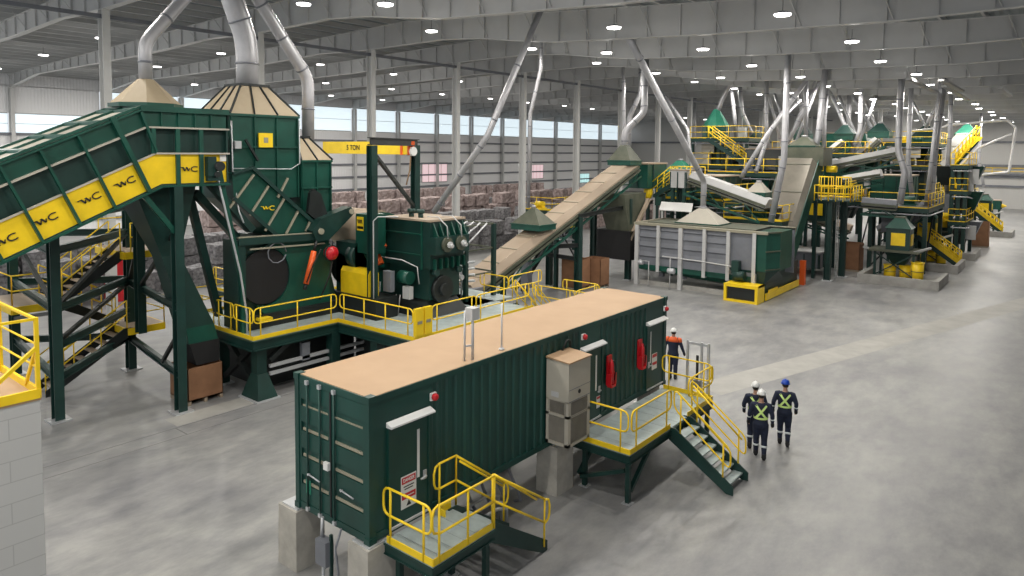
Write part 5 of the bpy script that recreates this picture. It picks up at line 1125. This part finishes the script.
# ================================================================== SORTING PLANT BEYOND
def platform(label, x0, x1, y0, y1, zs, rails=True, name='work_platform', braces=True, nx=2, step=6):
    t = thing(name, label, 'platform', ((x0+x1)/2, (y0+y1)/2, 0))
    ny = max(2, int((y1-y0)/step)+1); ztop = max(zs)
    for i in range(nx):
        for j in range(ny):
            x = x0+.15+(x1-x0-.3)*i/(nx-1); y = y0+.15+(y1-y0-.3)*j/(ny-1)
            part('post', MB().box(x-.13, x+.13, y-.13, y+.13, 0, ztop-.1), 'dgreen', t)
    for z in zs:
        part('deck', MB().box(x0, x1, y0, y1, z-.06, z), 'black', t)
        part('edge_beam', MB().box(x0-.02, x1+.02, y0-.06, y0, z-.3, z-.02).box(x1, x1+.06, y0, y1, z-.3, z-.02).box(x0-.02, x1+.02, y1, y1+.06, z-.3, z-.02), 'dgreen', t)
        if rails:
            for a, b in (((x0, y0), (x1, y0)), ((x1, y0), (x1, y1))):
                mb = MB(); rail(mb, (*a, z), (*b, z), r=.03, ends=False); part('guard_rail', mb, 'yellow', t)
            th_ = .14 if y0 < 50 else .06; part('toe_board', MB().box(x0, x1, y0-.03, y0, z, z+th_).box(x1, x1+.03, y0, y1, z, z+th_), 'yellow', t)
    rnd = random.Random(len(label)*7+int(x0*10))
    for z in zs:
        yy = y0+.8
        while yy < y1-1.5:
            for xx in (x1-1.6, x0+1.2):
                q_ = rnd.random()
                if q_ < .35: part('underdeck_chute', MB().frustum([(xx-.25, yy-.25), (xx+.25, yy-.25), (xx+.25, yy+.25), (xx-.25, yy+.25)], [(xx-.8, yy-.8), (xx+.8, yy-.8), (xx+.8, yy+.8), (xx-.8, yy+.8)], z-1.6, z-.1), rnd.choice(['dgreen', 'green', 'grey', 'black']), t)
                elif q_ < .6: part('panel', MB().box(xx-.5, xx+.6, yy-.05, yy+.05, z-rnd.uniform(1.0, 1.9), z-.3), rnd.choice(['lgrey', 'grey', 'ac', 'yellow', 'white']), t)
                elif q_ < .8: part('motor', MB().tube([(xx-.3, yy, z+.35), (xx+.4, yy, z+.35)], .28, 10).box(xx-.4, xx+.5, yy-.3, yy+.3, z, z+.12), rnd.choice(['green', 'grey', 'yellow']), t)
                else: part('cabinet', MB().box(xx-.3, xx+.3, yy-.2, yy+.2, z, z+rnd.uniform(.9, 1.6)), rnd.choice(['lgrey', 'ac', 'grey', 'white']), t)
            yy += 2.1
        for k_ in range(3 if y0 < 50 else 1):
            zz = z-.45-.28*k_; part('pipe', MB().tube([(x0+.2, y0-.12-.05*k_, zz), (x1+.12+.06*k_, y0-.12-.05*k_, zz), (x1+.12+.06*k_, y0+(y1-y0)*rnd.uniform(.4, .9), zz+rnd.uniform(-.3, .1))], .05, 6), rnd.choice(['grey', 'steel']), t)
    if braces:
        mb = MB().bar((x1-.1, y0+.2, .3), (x1-.1, y0+step*.8, zs[0]-.3), .1).bar((x0+.3, y0+.1, .3), (x1-.3, y0+.1, zs[0]-.4), .1); part('brace', mb, 'black', t)
    return t
def machine(label, x0, x1, y0, y1, z0, z1, m='green', name='sorting_machine', top='tan2', feat=0, cat='machine', legs=False):
    t = thing(name, label, cat, ((x0+x1)/2, (y0+y1)/2, 0 if legs else z0)); h = z1-z0; w = x1-x0; l = y1-y0
    if legs:
        for xx in (x0+.15, x1-.15):
            for yy in (y0+.15, y1-.15): part('leg', MB().box(xx-.1, xx+.1, yy-.1, yy+.1, 0, z0), 'dgreen', t)
    part('casing', MB().frustum([(x0, y0), (x1, y0), (x1, y1), (x0, y1)], [(x0, y0+(.15*l if feat == 1 else 0)), (x1-(.12*w if feat == 1 else 0), y0+(.15*l if feat == 1 else 0)), (x1-(.12*w if feat == 1 else 0), y1), (x0, y1)], z0, z1), m, t)
    part('lid', MB().box(x0-.05, x1+.05-(.12*w if feat == 1 else 0), y0+(.15*l if feat == 1 else 0)-.05, y1+.05, z1, z1+.08), top, t)
    r_ = MB(); n = max(2, int(l/.9))
    for k_ in range(n+1): yy = y0+.04+(l-.08)*k_/n; r_.box(x1-.01, x1+.05, yy-.03, yy+.03, z0, z1-.1 if feat != 1 else z0+h*.5)
    n = max(2, int(w/.9))
    for k_ in range(n+1): xx = x0+.04+(w-.08)*k_/n; r_.box(xx-.03, xx+.03, y0-.05, y0+.01, z0, z1-.1 if feat != 1 else z0+h*.5)
    part('stiffener_rib', r_, 'dgreen' if m != 'dgreen' else 'olive', t)
    if feat == 2: part('hatch', MB().box(x0+w*.25, x0+w*.75, y0-.08, y0-.03, z0+h*.25, z0+h*.75), 'yellow', t)
    if feat == 3: part('drive', MB().tube([(x1+.02, y0+l*.5, z0+h*.4), (x1+.3, y0+l*.5, z0+h*.4)], h*.22, 14).tube([(x1+.3, y0+l*.5, z0+h*.4), (x1+.5, y0+l*.5, z0+h*.4)], h*.1, 10), 'yellow', t)
    return t
# platforms directly behind the hopper
platform('dark deck with yellow rails directly behind the grey hopper', -21.5, -17.6, 43.2, 49, (4.9,), step=3)
q = thing('stair_flight', 'short yellow-railed stair climbing to the green box above the hopper', 'stair', (-21.5, 42.4, 4.9))
stairs(q, (-20.0, 42.4, 6.3), (-21.8, 42.4, 5.0), .8, (0, 1, 0), 4)
for sy in (-.4, .4):
    for a, b in (((-22.0, 42.4+sy, 5.0), (-20.6, 42.4+sy, 6.1)), ((-20.5, 42.4+sy, 6.1), (-18.6, 42.4+sy, 6.1))):
        mb = MB(); rail(mb, a, b, r=.035, ends=False, posts=4); part('guard_rail', mb, 'yellow', q)
part('deck', MB().box(-20.6, -18.5, 41.9, 42.9, 6.0, 6.1), 'dgreen', q); part('leg', MB().box(-18.7, -18.55, 42.7, 42.85, 0, 6), 'dgreen', q); part('leg', MB().box(-20.5, -20.35, 42.7, 42.85, 0, 6), 'dgreen', q)
part('gas_bottle', MB().ellip((-22.2, 42.0, 5.4), .3, .3, .6, 12, 8), 'yellow', q)
q = platform('wide yellow-railed service deck right behind the hopper rim', -17.2, -13.6, 42.6, 45.2, (3.9,), step=3)
part('cargo', MB().box(-16.2, -15.4, 43.4, 44.2, 3.9, 4.7).box(-15.0, -14.2, 43.6, 44.4, 3.9, 4.6), 'black', q)
machine('black machine with dusty lid on the deck behind the hopper, left part', -21.2, -18.2, 45, 48, 5.0, 6.4, 'dgreen')
# crossing conveyor with white cover
a, b = GY(692, 180, 42.2), GY(768, 208, 42.4)
conveyor('cross_conveyor', 'white-covered conveyor slanting down right behind the hopper', a, b, 1.3, .45, 'lgrey', 'green', .9, 1.8)
c = GY(760, 200, 42.5); hood('small pale hood at the low end of the white-covered conveyor', (c.x-.2, c.y+.3, c.z+.1), .6, .6, .6, .15, .35, 'ac')
machine('green drive housing at the high end of the white-covered conveyor', a.x-1.2, a.x-.1, 41.5, 43, a.z-.5, a.z+.6, 'lgrey', feat=3, legs=True)
# tall tower with yellow decks and bright green hood
tx0, tx1, ty = GY(690, 150, 56).x, GY(748, 150, 56).x, 56
zt1 = GY(720, 138, 56).z; zt0 = GY(720, 165, 56).z; zm = GY(730, 186, 56).z
platform('tall tower of yellow-railed decks below the bright green cone hood', tx0, tx1, 56, 61, (zt0, zt1), step=4, nx=3)
xa_, xb_ = GY(728, 170, 60).x, GY(777, 170, 60).x
platform('yellow-railed deck stepping down to the right of the tallest tower', xa_, xb_, 60, 64, (GY(750, 160, 60).z, GY(750, 176, 60).z), step=4)
c = GY(716, 128, 58); t = thing('cone_hood', 'bright green cone hood on the tallest yellow-railed tower', 'hood', (c.x, c.y, zt1))
part('cone', MB().frustum(ngon(c.x, c.y, 1.15), ngon(c.x, c.y, .25), zt1+1.0, zt1+2.5), 'lgreen', t); part('drum', MB().frustum(ngon(c.x, c.y, 1.15), ngon(c.x, c.y, 1.15), zt1, zt1+1.0), 'green', t)
machine('dark machine body standing inside the tall yellow-railed tower', tx0+.7, tx0+3.4, 57, 60, zt0-2.2, zt1-.4, 'dgreen', feat=1)
machine('green chute box beside the tall yellow-railed tower', tx1-2.2, tx1+.4, 57, 60.5, zm-2.5, zt0-.5, 'green', feat=1)
q = thing('tower_stair', 'yellow-railed stair across the front of the tall tower', 'stair', (tx0+2, 55.4, zt0))
stairs(q, (tx0+2.0, 55.5, zt1), (tx0+5.2, 55.5, zt0), .9, (0, 1, 0), 7)
for sy in (-.45, .45):
    mb = MB(); rail(mb, (tx0+2.0, 55.5+sy, zt1), (tx0+5.2, 55.5+sy, zt0), r=.04, ends=False); part('guard_rail', mb, 'yellow', q)
# left backdrop machines near the tower
machine('long low green machine left of the tall tower', GY(655, 200, 55).x, GY(690, 200, 55).x, 55, 58, 3.4, 6.3, 'green', legs=True)
c = GY(680, 178, 52); hood('small green hood left of the tall tower', (c.x, c.y, c.z), 1.0, 1.0, .9, .2, .5, 'lgreen')
# middle cluster: decks behind the steep conveyor
platform('two-level dark platform with yellow rails beyond the steep conveyor', -21.5, -16, 50, 60, (3.6, 6.6), step=5)
platform('long two-level platform running back along the middle of the plant', -20.5, -13.2, 61, 76, (4.2, 8.0), step=5, nx=3)
machine('dark green machine on the middle platform beyond the steep conveyor', -20.6, -17, 51, 56, 3.7, 6.0, 'dgreen', feat=2)
machine('black machine with tan lid on the upper middle platform', -20.8, -17.2, 55, 59, 6.7, 8.3, 'black', feat=1)
machine('green ribbed machine on the long platform, nearer of two', -19.5, -15, 62, 67, 4.3, 7.2, 'green', feat=3)
machine('green ribbed machine on the long platform, farther of two', -19, -14.6, 69, 74, 8.1, 9.9, 'green', feat=1)
# short conveyors on top
for lab, (xa, ya), (xb, yb), Yp, w, cov in (
    ('short tan-covered conveyor left of the roof duct cluster', (781, 157), (803, 143), 60, 1.8, 'tan2'),
    ('short white-covered conveyor in the middle of the duct cluster', (824, 160), (846, 143), 62, 1.8, 'lgrey'),
    ('short white-covered conveyor right of the duct cluster, under a green hood', (858, 160), (880, 141), 64, 2.0, 'lgrey'),
    ('long thin grey conveyor rising right above the cage platform', (832, 168), (897, 155), 52, .9, 'lgrey'),
    ('low grey conveyor reaching the first hood stand', (862, 205), (897, 208), 52, 1.1, 'grey'),
    ('pale conveyor passing below the cage platform', (800, 215), (850, 232), 56, 1.2, 'tan2'),
    ('grey inclined conveyor by the second hood stand', (880, 232), (932, 205), 58, 1.0, 'grey'),
    ('pale sloping conveyor behind the first hood stand', (845, 182), (882, 176), 58, 1.6, 'lgrey')):
    conveyor('short_conveyor', lab, GY(xa, ya, Yp), GY(xb, yb, Yp+.2), w, .4, cov, 'green', .6, 1.5)
for lab, (x, y), Yp, bx in (('green hood on the tan-covered short conveyor', (803, 140), 60.2, .6), ('green hood on the middle white-covered conveyor', (845, 140), 62.2, .75), ('green hood on the right white-covered conveyor', (880, 138), 64.2, .8), ('green hood in the gap left of the tall roof duct', (757, 146), 60, .7)):
    c = GY(x, y, Yp); hood(lab, (c.x, c.y, c.z), bx, bx, .7, .18, .5, 'dgreen')
# cage platform on the pair of posts
q = thing('cage_platform', 'round yellow-caged ladder platform on two tall green posts', 'platform', (-11.9, 46.6, 0))
zc = GY(832, 201, 46.6).z
for x, y in ((-11.95, 46.5), (-11.6, 48.6)):
    l = part('post', MB().ibeam((x, y, 0), (x, y, zc), .32, .32, up=(1, 0, 0)), 'dgreen', q); part('base_plate', MB().box(x-.3, x+.3, y-.3, y+.3, 0, .05), 'steel', l)
part('deck', MB().box(-12.8, -10.7, 46.2, 49, zc, zc+.08), 'dgreen', q)
mb = MB(); rail(mb, (-12.8, 46.2, zc), (-10.7, 46.2, zc), r=.035, ends=False, posts=6); part('guard_rail', mb, 'yellow', q)
mb = MB(); rail(mb, (-10.7, 46.2, zc), (-10.7, 49, zc), r=.035, ends=False, posts=5); part('guard_rail', mb, 'yellow', q)
mb = MB()
for cx_ in (-12.2, -11.2):
    for z in (.3, .9, 1.5): mb.tube([(cx_+.42*math.cos(a*.628), 46.5+.42*math.sin(a*.628), zc+z) for a in range(10)], .03, 5, closed=True)
    for a in range(6): mb.tube([(cx_+.42*math.cos(a*1.05), 46.5+.42*math.sin(a*1.05), zc+.1), (cx_+.42*math.cos(a*1.05), 46.5+.42*math.sin(a*1.05), zc+1.55)], .025, 5)
part('safety_cage', mb, 'yellow', q)
part('ladder', MB().tube([(-11.72, 47.3, 0), (-11.72, 47.3, zc)], .03, 6).tube([(-11.72, 47.75, 0), (-11.72, 47.75, zc)], .03, 6), 'lgrey', q)
rg = MB()
for k_ in range(14): rg.tube([(-11.72, 47.3, .3+k_*.34), (-11.72, 47.75, .3+k_*.34)], .02, 5)
part('rung', rg, 'lgrey', q)
platform('low yellow-railed platform right of the cage platform', -11.2, -7.6, 53.5, 60.5, (4.4,), step=4)
machine('yellow-trimmed dark machine hanging under the plant, beside the post pair', -14.6, -12.9, 50.2, 52.4, 3.4, 5.0, 'dgreen', feat=2, legs=True)
machine('grey low table machine on the floor behind the steep conveyor foot', -15.6, -12.8, 47.8, 50.5, .5, 1.5, 'grey', top='lgrey')
carton(-12.5, -11.2, 51.4, 52.6, 1.9, 'brown cardboard box behind the post pair')
carton(-6.9, -5.7, 72.5, 73.8, 2.2, 'brown cardboard box far back between the second and third hood stands')
# repeating hood stands with ducts, bins, curb and stair
def stand(px_, y, lab, s, cu=None, bins=True, zb=1.85):
    x = GY(px_, 230, y).x
    if cu:
        a_, b_ = GZ(*cu[0]), GZ(*cu[1]); solo('concrete_curb', MB().box(a_.x, b_.x, a_.y, a_.y+.25, 0, .55).box(a_.x, a_.x+.25, a_.y+.25, a_.y+4, 0, .55).box(b_.x-.25, b_.x, a_.y+.25, a_.y+4, 0, .55), 'curb', 'low concrete curb wall around the %s hood stand' % lab, 'curb wall')
    t = thing('hood_stand', 'green hood on an open leg stand, %s from the camera' % lab, 'machine stand', (x, y, 0))
    for dx in (-1.5*s, 1.1*s):
        for dy in (-1.1*s, 1.1*s): part('leg', MB().box(x+dx-.07, x+dx+.07, y+dy-.07, y+dy+.07, 0, zb-.1), 'dgreen', t)
    part('brace', MB().bar((x-1.5*s, y-1.15*s, .2), (x+1.1*s, y-1.15*s, zb-.2), .07), 'dgreen', t); part('brace', MB().bar((x+1.1*s, y-1.15*s, .2), (x-1.5*s, y-1.15*s, zb-.2), .07), 'dgreen', t)
    part('deck', MB().box(x-2.0*s, x+1.5*s, y-1.5*s, y+1.4*s, zb-.1, zb), 'olive', t)
    part('hopper', MB().frustum([(x-.4*s, y-.4*s), (x+.4*s, y-.4*s), (x+.4*s, y+.4*s), (x-.4*s, y+.4*s)], [(x-.95*s, y-.9*s), (x+.95*s, y-.9*s), (x+.95*s, y+.9*s), (x-.95*s, y+.9*s)], zb-1.0, zb-.1), 'dgreen', t)
    h_ = 1.65*s
    part('casing', MB().box(x-.85*s, x+.75*s, y-.8*s, y+.8*s, zb, zb+h_), 'dgreen', t)
    part('cap', MB().frustum([(x-.95*s, y-.9*s), (x+.85*s, y-.9*s), (x+.85*s, y+.9*s), (x-.95*s, y+.9*s)], [(x-.4*s, y-.35*s), (x+.3*s, y-.35*s), (x+.3*s, y+.35*s), (x-.4*s, y+.35*s)], zb+h_, zb+h_+.75*s), 'green', t)
    part('cap_top', MB().box(x-.42*s, x+.32*s, y-.37*s, y+.37*s, zb+h_+.75*s, zb+h_+.85*s), 'olive', t)
    part('hatch', MB().box(x-.5*s, x+.45*s, y-.86*s, y-.8*s, zb+.35*s, zb+1.3*s), 'yellow', t); part('hatch', MB().box(x+.75*s, x+.81*s, y-.4*s, y+.4*s, zb+.35*s, zb+1.2*s), 'yellow', t)
    part('walkway', MB().bar((x+.9*s, y-1.0*s, zb-.1), (x+2.0*s, y+.2*s, zb+.25*s), .12, .12), 'lgrey', t); part('walkway', MB().bar((x-1.9*s, y-1.5*s, zb+.05), (x-2.3*s, y-1.2*s, zb+.1*s), .12, .12), 'lgrey', t)
    if bins:
        for k_, (bx, by) in enumerate(((x-.55*s, y-.5*s), (x+.45*s, y-.2*s), (x+1.35*s, y-.9*s))):
            hh = .8 if k_ < 2 else 1.15
            b_ = thing('drum_bin', 'yellow bin under the hood stand %s from the camera, %s' % (lab, ('left one', 'middle one', 'right one')[k_]), 'bin', (bx, by, 0), 'yellow bins under the hood stands')
            part('shell', MB().tube([(bx, by, .04), (bx, by, hh*.5), (bx, by, hh)], [.34, .36, .37], 14), 'yellow', b_); part('rim', MB().tube([(bx, by, hh), (bx, by, hh+.06)], [.40, .40], 14), 'yellow', b_); part('band', MB().tube([(bx, by, hh*.52), (bx, by, hh*.56)], .375, 14), 'olive', b_)
    return t
stand(901, 51.0, 'first', .85, ((857, 282), (941, 289)))
stand(926, 60.5, 'second', .85, ((905, 269), (959, 273)))
stand(943, 66.5, 'third', .8, ((938, 258), (976, 260)), bins=False)
stand(984, 90.0, 'fourth', .8, ((980, 236), (1012, 238)), bins=False)
for px0, px1, lab, z_ in (((919, 235), (960, 267), 'second', 3.4), ((971, 208), (1002, 233), 'third', 3.6)):
    b_ = GZ(*px1); a_ = GY(*px0, b_.y)
    q = thing('plant_stair', 'yellow-railed stair coming down to the floor beyond the %s hood stand' % lab, 'stair', (b_.x, b_.y, 0))
    stairs(q, a_, b_, 1.0, (0, 1, 0), 12)
    for sy in (-.5, .5):
        mb = MB(); rail(mb, a_+V((0, sy, 0)), b_+V((0, sy, .1)), r=.045, ends=False, posts=9); part('guard_rail', mb, 'yellow', q)
        part('toe_board', MB().bar(a_+V((0, sy, .3)), b_+V((0, sy, .4)), .03, .3), 'yellow', q)
    part('deck', MB().box(a_.x-2, a_.x, a_.y-.6, a_.y+.6, a_.z-.06, a_.z), 'dgreen', q)
    for dx in (-.1, -1.9): part('leg', MB().box(a_.x+dx-.08, a_.x+dx+.08, a_.y-.5, a_.y-.34, 0, a_.z), 'dgreen', q)
# tall dark frames with stairs at the right end of the plant
platform('tall three-level dark frame behind the third hood stand', -13.5, -9.6, 68.5, 79, (4.5, 7.0, 9.0), step=5, nx=2)
xa_, xb_ = GY(949, 200, 64).x, GY(967, 200, 64).x
t = platform('slim black tower frame standing just left of the third plant stair', xa_, xb_, 64, 69, (2.8, 5.2, 7.2), step=3, nx=3)
for z_ in (1.0, 3.4, 5.8): part('body_panel', MB().box(xa_+.3, xb_-.2, 64.6, 68.5, z_, z_+1.4), 'black', t)
a, b = GY(938, 168, 74), GY(966, 137, 76)
conveyor('end_conveyor', 'pale conveyor climbing to the highest platform at the right end of the plant', a, b, 1.8, .4, 'lgrey', 'green', .6, 1.5)
for sy in (-1.1, 1.2):
    q = thing('climbing_rail', 'yellow railed walkway %s the pale conveyor at the right end' % ('in front of' if sy < 0 else 'behind'), 'walkway', a)
    s_ = V((.9, sy, 0)); mb = MB(); rail(mb, a+s_, b+s_, r=.05, ends=False, posts=9); part('guard_rail', mb, 'yellow', q); part('deck', MB().bar(a+s_, b+s_, .8, .08), 'yellow', q)
c = GY(926, 137, 74); hood('dark green conical hood above the tall dark frame', (c.x, c.y, c.z-.8), 1.3, 1.3, 1.2, .25, .6, 'dgreen')
c = GY(967, 133, 78); hood('bright green hood at the top of the right end conveyor', (c.x, c.y, c.z-.5), .9, .9, .9, .2, .4, 'lgreen')
machine('green box housing between the second and third hood stands', -12.8, -10.0, 61.5, 65, 3.0, 6.3, 'green', legs=True)
machine('large dark box high in the frame at the right end', -12.8, -10.2, 69.5, 73, 4.6, 6.6, 'dgreen', top='tan2', feat=2)
machine('yellow-lidded black machine at the far right end of the plant', -10.8, -8.4, 84, 88, 3.6, 6.4, 'black', top='yellow', feat=2, legs=True)
machine('small green motor unit by the far wall at the right', -7.6, -6.6, 97, 98, 1.8, 2.8, 'green', feat=3, legs=True)
platform('dark end platform by the far right stair', -11, -8.2, 83, 90, (3.5,), step=4)
# fence of pipe loop at right end
Yp = 88
duct('thin pale pipe making a long loop at the right end of the plant', [GY(948, 125, Yp), GY(1008, 120, Yp), GY(1016, 128, Yp), GY(1009, 172, Yp), GY(957, 178, Yp)], .13, 'pipe_loop', 'lgrey', n=8)
duct('thin pale pipe rising through the loop at the right end', [GY(957, 169, Yp-1), GY(978, 148, Yp-1), GY(1012, 134, Yp-1)], .12, 'pipe_branch', 'lgrey', n=8)
duct('pale horizontal pipe left of the dark conical hood', [GY(908, 132, 72), GY(945, 127, 72), GY(950, 123, 72)], .11, 'pipe_branch', 'lgrey', n=8)
# yellow stock-room platform far left behind the tan conveyor
platform('yellow-railed platform among the scrap bales behind the tan conveyor', -34.5, -31.5, 44, 47.5, (1.9, 3.4), step=3)
# ------------------------------------------------------------------ extraction ducts up to the roof
def vd(x, y, Yp): return GY(x, y, Yp)
DL = [
 ('long straight duct slanting down left from the roof behind the gearbox', [(537, 19), (487, 137), (434, 212)], [24, 22.6, 21.8], 0.14),
 ('thin kinked duct hanging just right of the long slanting duct', [(541, 38), (541, 68), (530, 115), (528, 208)], [33, 33, 33, 33], 0.11),
 ('slim straight duct standing behind the top of the tan conveyor', [(623, 44), (624, 120), (625, 148)], [44, 44, 44], 0.12),
 ('kinked duct left of the long leaning hopper duct', [(641, 70), (641, 92), (629, 118), (629, 150)], [46, 46, 46, 46], 0.18),
 ('slim duct branching right toward the tall tower', [(662, 92), (688, 130), (692, 172)], [55, 54, 52], 0.14),
 ('slanting duct on the left of the bright green cone hood', [(731, 82), (722, 100), (716, 116)], [58, 58, 58], 0.19),
 ('straight duct behind the bright green cone hood, left one', [(731, 86), (734, 110), (736, 138)], [62, 62, 62], 0.17),
 ('slanting duct right of the bright green cone hood', [(740, 88), (742, 112), (757, 146)], [60, 60, 60], 0.19),
 ('tall straight duct crossing in front of the cluster left of the steep conveyor', [(790, 5), (784, 160), (771, 222)], [40, 40, 40], 0.18),
 ('duct descending diagonally left to the white-covered conveyor hood', [(815, 68), (765, 138), (741, 178)], [50, 48, 47], 0.16),
 ('second diagonal duct beside the one to the white-covered conveyor hood', [(800, 100), (770, 130), (756, 172)], [52, 50, 47.5], 0.15),
 ('straight duct in the left of the roof cluster', [(767, 68), (766, 120), (768, 148)], [56, 56, 56], 0.16),
 ('thin slanting duct from the left of the roof cluster', [(768, 95), (783, 148)], [58, 58], 0.12),
 ('tall duct rising from the steep conveyor hood', [(826, 62), (818, 140), (813, 150)], [49, 49, 49], 0.20),
 ('leaning duct crossing behind the steep conveyor hood', [(818, 75), (795, 128), (783, 152)], [57, 57, 57], 0.18),
 ('straight duct above the middle white-covered conveyor', [(829, 70), (824, 120), (824, 150)], [60, 60, 60], 0.18),
 ('slanting duct to the middle green hood', [(836, 105), (855, 150)], [64, 63], 0.15),
 ('straight duct above the right white-covered conveyor', [(861, 90), (860, 130), (850, 158)], [62, 62, 62], 0.18),
 ('slanting duct to the right green hood', [(861, 110), (875, 135)], [65, 64], 0.14),
 ('paired duct at the middle of the plant roof', [(849, 100), (848, 145)], [70, 70], 0.20),
 ('big straight duct ending above the first hood stand', [(903, 48), (898, 150), (905, 172), (900, 204)], [51, 51, 51, 51], 0.20),
 ('slim duct right beside the big one over the first hood stand', [(911, 92), (908, 160), (913, 205)], [58, 58, 58], 0.16),
 ('duct with flanged joint over the second hood stand', [(944, 82), (934, 160), (931, 204)], [57, 57, 57], 0.20),
 ('slender duct behind the flanged duct', [(951, 96), (950, 130), (946, 200)], [66, 66, 66], 0.16),
 ('slanting duct down to the dark conical hood', [(945, 92), (930, 118), (926, 128)], [73, 73, 73.5], 0.16),
 ('thin slanting duct left of the dark conical hood', [(912, 100), (925, 126)], [76, 75], 0.12),
 ('lone straight duct near the far wall at right', [(982, 94), (979, 160), (984, 188)], [97, 97, 97], 0.16),
 ('straight duct at the back centre of the plant', [(695, 96), (694, 160)], [78, 78], 0.18),
 ('thin strut-like duct falling left in the middle of the cluster', [(812, 100), (793, 150)], [54, 53], .12),
 ('thin duct rising right from the tan-covered short conveyor', [(800, 100), (806, 140)], [60, 60], .13),
 ('crossed thin duct between the middle and right green hoods', [(846, 112), (862, 150)], [66, 65], .12),
 ('crossed thin duct leaning left between the green hoods', [(872, 108), (856, 152)], [68, 66], .12),
 ('long thin duct falling right from the roof centre of the plant', [(864, 96), (884, 148)], [72, 70], .12),
 ('thin duct leaning right behind the tall crossing duct', [(774, 92), (792, 150)], [66, 64], .12),
 ('slim duct beside the tall steep conveyor duct', [(806, 66), (806, 150)], [53, 53], .16),
 ('slim duct in front of the flanged joint duct', [(938, 110), (930, 175), (926, 205)], [56, 56.5, 57], .15),
]
for lab, pp_, ys, r_ in DL:
    pts = [GY(x, y, Y_) for (x, y), Y_ in zip(pp_, ys)]
    p0_, p1_ = pts[0], pts[1]; zr = interp(DECK, p0_.x)-.1
    if p0_.z < zr and (p0_-p1_).normalized().z > .75:
        d_ = (p0_-p1_).normalized(); pts[0] = p0_+V((0, 0, 1))*0+d_*((zr-p0_.z)/d_.z)
    duct(lab, pts[::-1], r_, n=10)
# slender columns of the right half of the hall, back rows
for i, (x, y) in enumerate(((-18, 90), (-18, 104.6), (-3, 112))):
    c_ = struct('steel_column', MB().ibeam((x, y, 0), (x, y, interp(PROF, x)), .3, .4, up=(1, 0, 0)), 'column')
# ================================================================== SCRAP BALES
def bale_mesh(seed, m):
    rnd = random.Random(seed); bm = bmesh_grid(rnd); me = bpy.data.meshes.new('bale'); me.from_pydata(bm[0], [], bm[1]); me.materials.append(M[m]); return me
def bmesh_grid(rnd, nx=5, ny=4, nz=4, L=(1.5, 1.15, 1.1)):
    vs = {}; V_ = []; F_ = []
    def vid(i, j, k):
        if (i, j, k) not in vs:
            p = [(i/nx-.5)*L[0], (j/ny-.5)*L[1], k/nz*L[2]]
            p = [c+rnd.uniform(-.055, .055) for c in p]; p[2] = max(0, p[2]) if k else 0
            vs[(i, j, k)] = len(V_); V_.append(p)
        return vs[(i, j, k)]
    for i in range(nx):
        for j in range(ny):
            F_.append((vid(i, j, nz), vid(i+1, j, nz), vid(i+1, j+1, nz), vid(i, j+1, nz))); F_.append((vid(i, j, 0), vid(i, j+1, 0), vid(i+1, j+1, 0), vid(i+1, j, 0)))
    for i in range(nx):
        for k in range(nz):
            F_.append((vid(i, 0, k), vid(i+1, 0, k), vid(i+1, 0, k+1), vid(i, 0, k+1))); F_.append((vid(i, ny, k), vid(i, ny, k+1), vid(i+1, ny, k+1), vid(i+1, ny, k)))
    for j in range(ny):
        for k in range(nz):
            F_.append((vid(0, j, k), vid(0, j, k+1), vid(0, j+1, k+1), vid(0, j+1, k))); F_.append((vid(nx, j, k), vid(nx, j+1, k), vid(nx, j+1, k+1), vid(nx, j, k+1)))
    return V_, F_
meshes = {m: [bale_mesh(s, m) for s in range(3)] for m in ('bale1', 'bale2')}
def bales(spec):
    n = {}
    for (m, nm, x, y0, y1, layers, lab, grp) in spec:
        y = y0
        while y < y1:
            for l_ in range(layers):
                if l_ == layers-1 and random.random() < .18: continue
                for w_ in range(1):
                    o = bpy.data.objects.new(nm, random.choice(meshes[m])); COL.objects.link(o)
                    o.location = (x+random.uniform(-.3, .3), y+random.uniform(-.05, .05), l_*1.16); o.rotation_euler.z = random.uniform(-.06, .06)
                    o['label'] = lab; o['category'] = 'bale'; o['group'] = grp
            y += 1.42
G1 = ('pressed bale of pinkish mixed scrap stacked by the ribbed wall', 'pinkish scrap bales')
G2 = ('pressed bale of dark grey scrap stacked in the storage rows', 'grey scrap bales')
bales([
 ('bale2', 'grey_bale', -40, 13, 32, 2, *G2), ('bale2', 'grey_bale', -37.5, 34, 56, 2, *G2),
 ('bale2', 'grey_bale', -45, 9, 44, 2, *G2), ('bale2', 'grey_bale', -45, 46, 72, 2, *G2), ('bale2', 'grey_bale', -56, 42, 80, 2, *G2),
 ('bale1', 'pink_bale', -49, 26, 78, 3, *G1), ('bale1', 'pink_bale', -61, 36, 84, 3, *G1), ('bale1', 'pink_bale', -40, 60, 80, 2, *G1)])
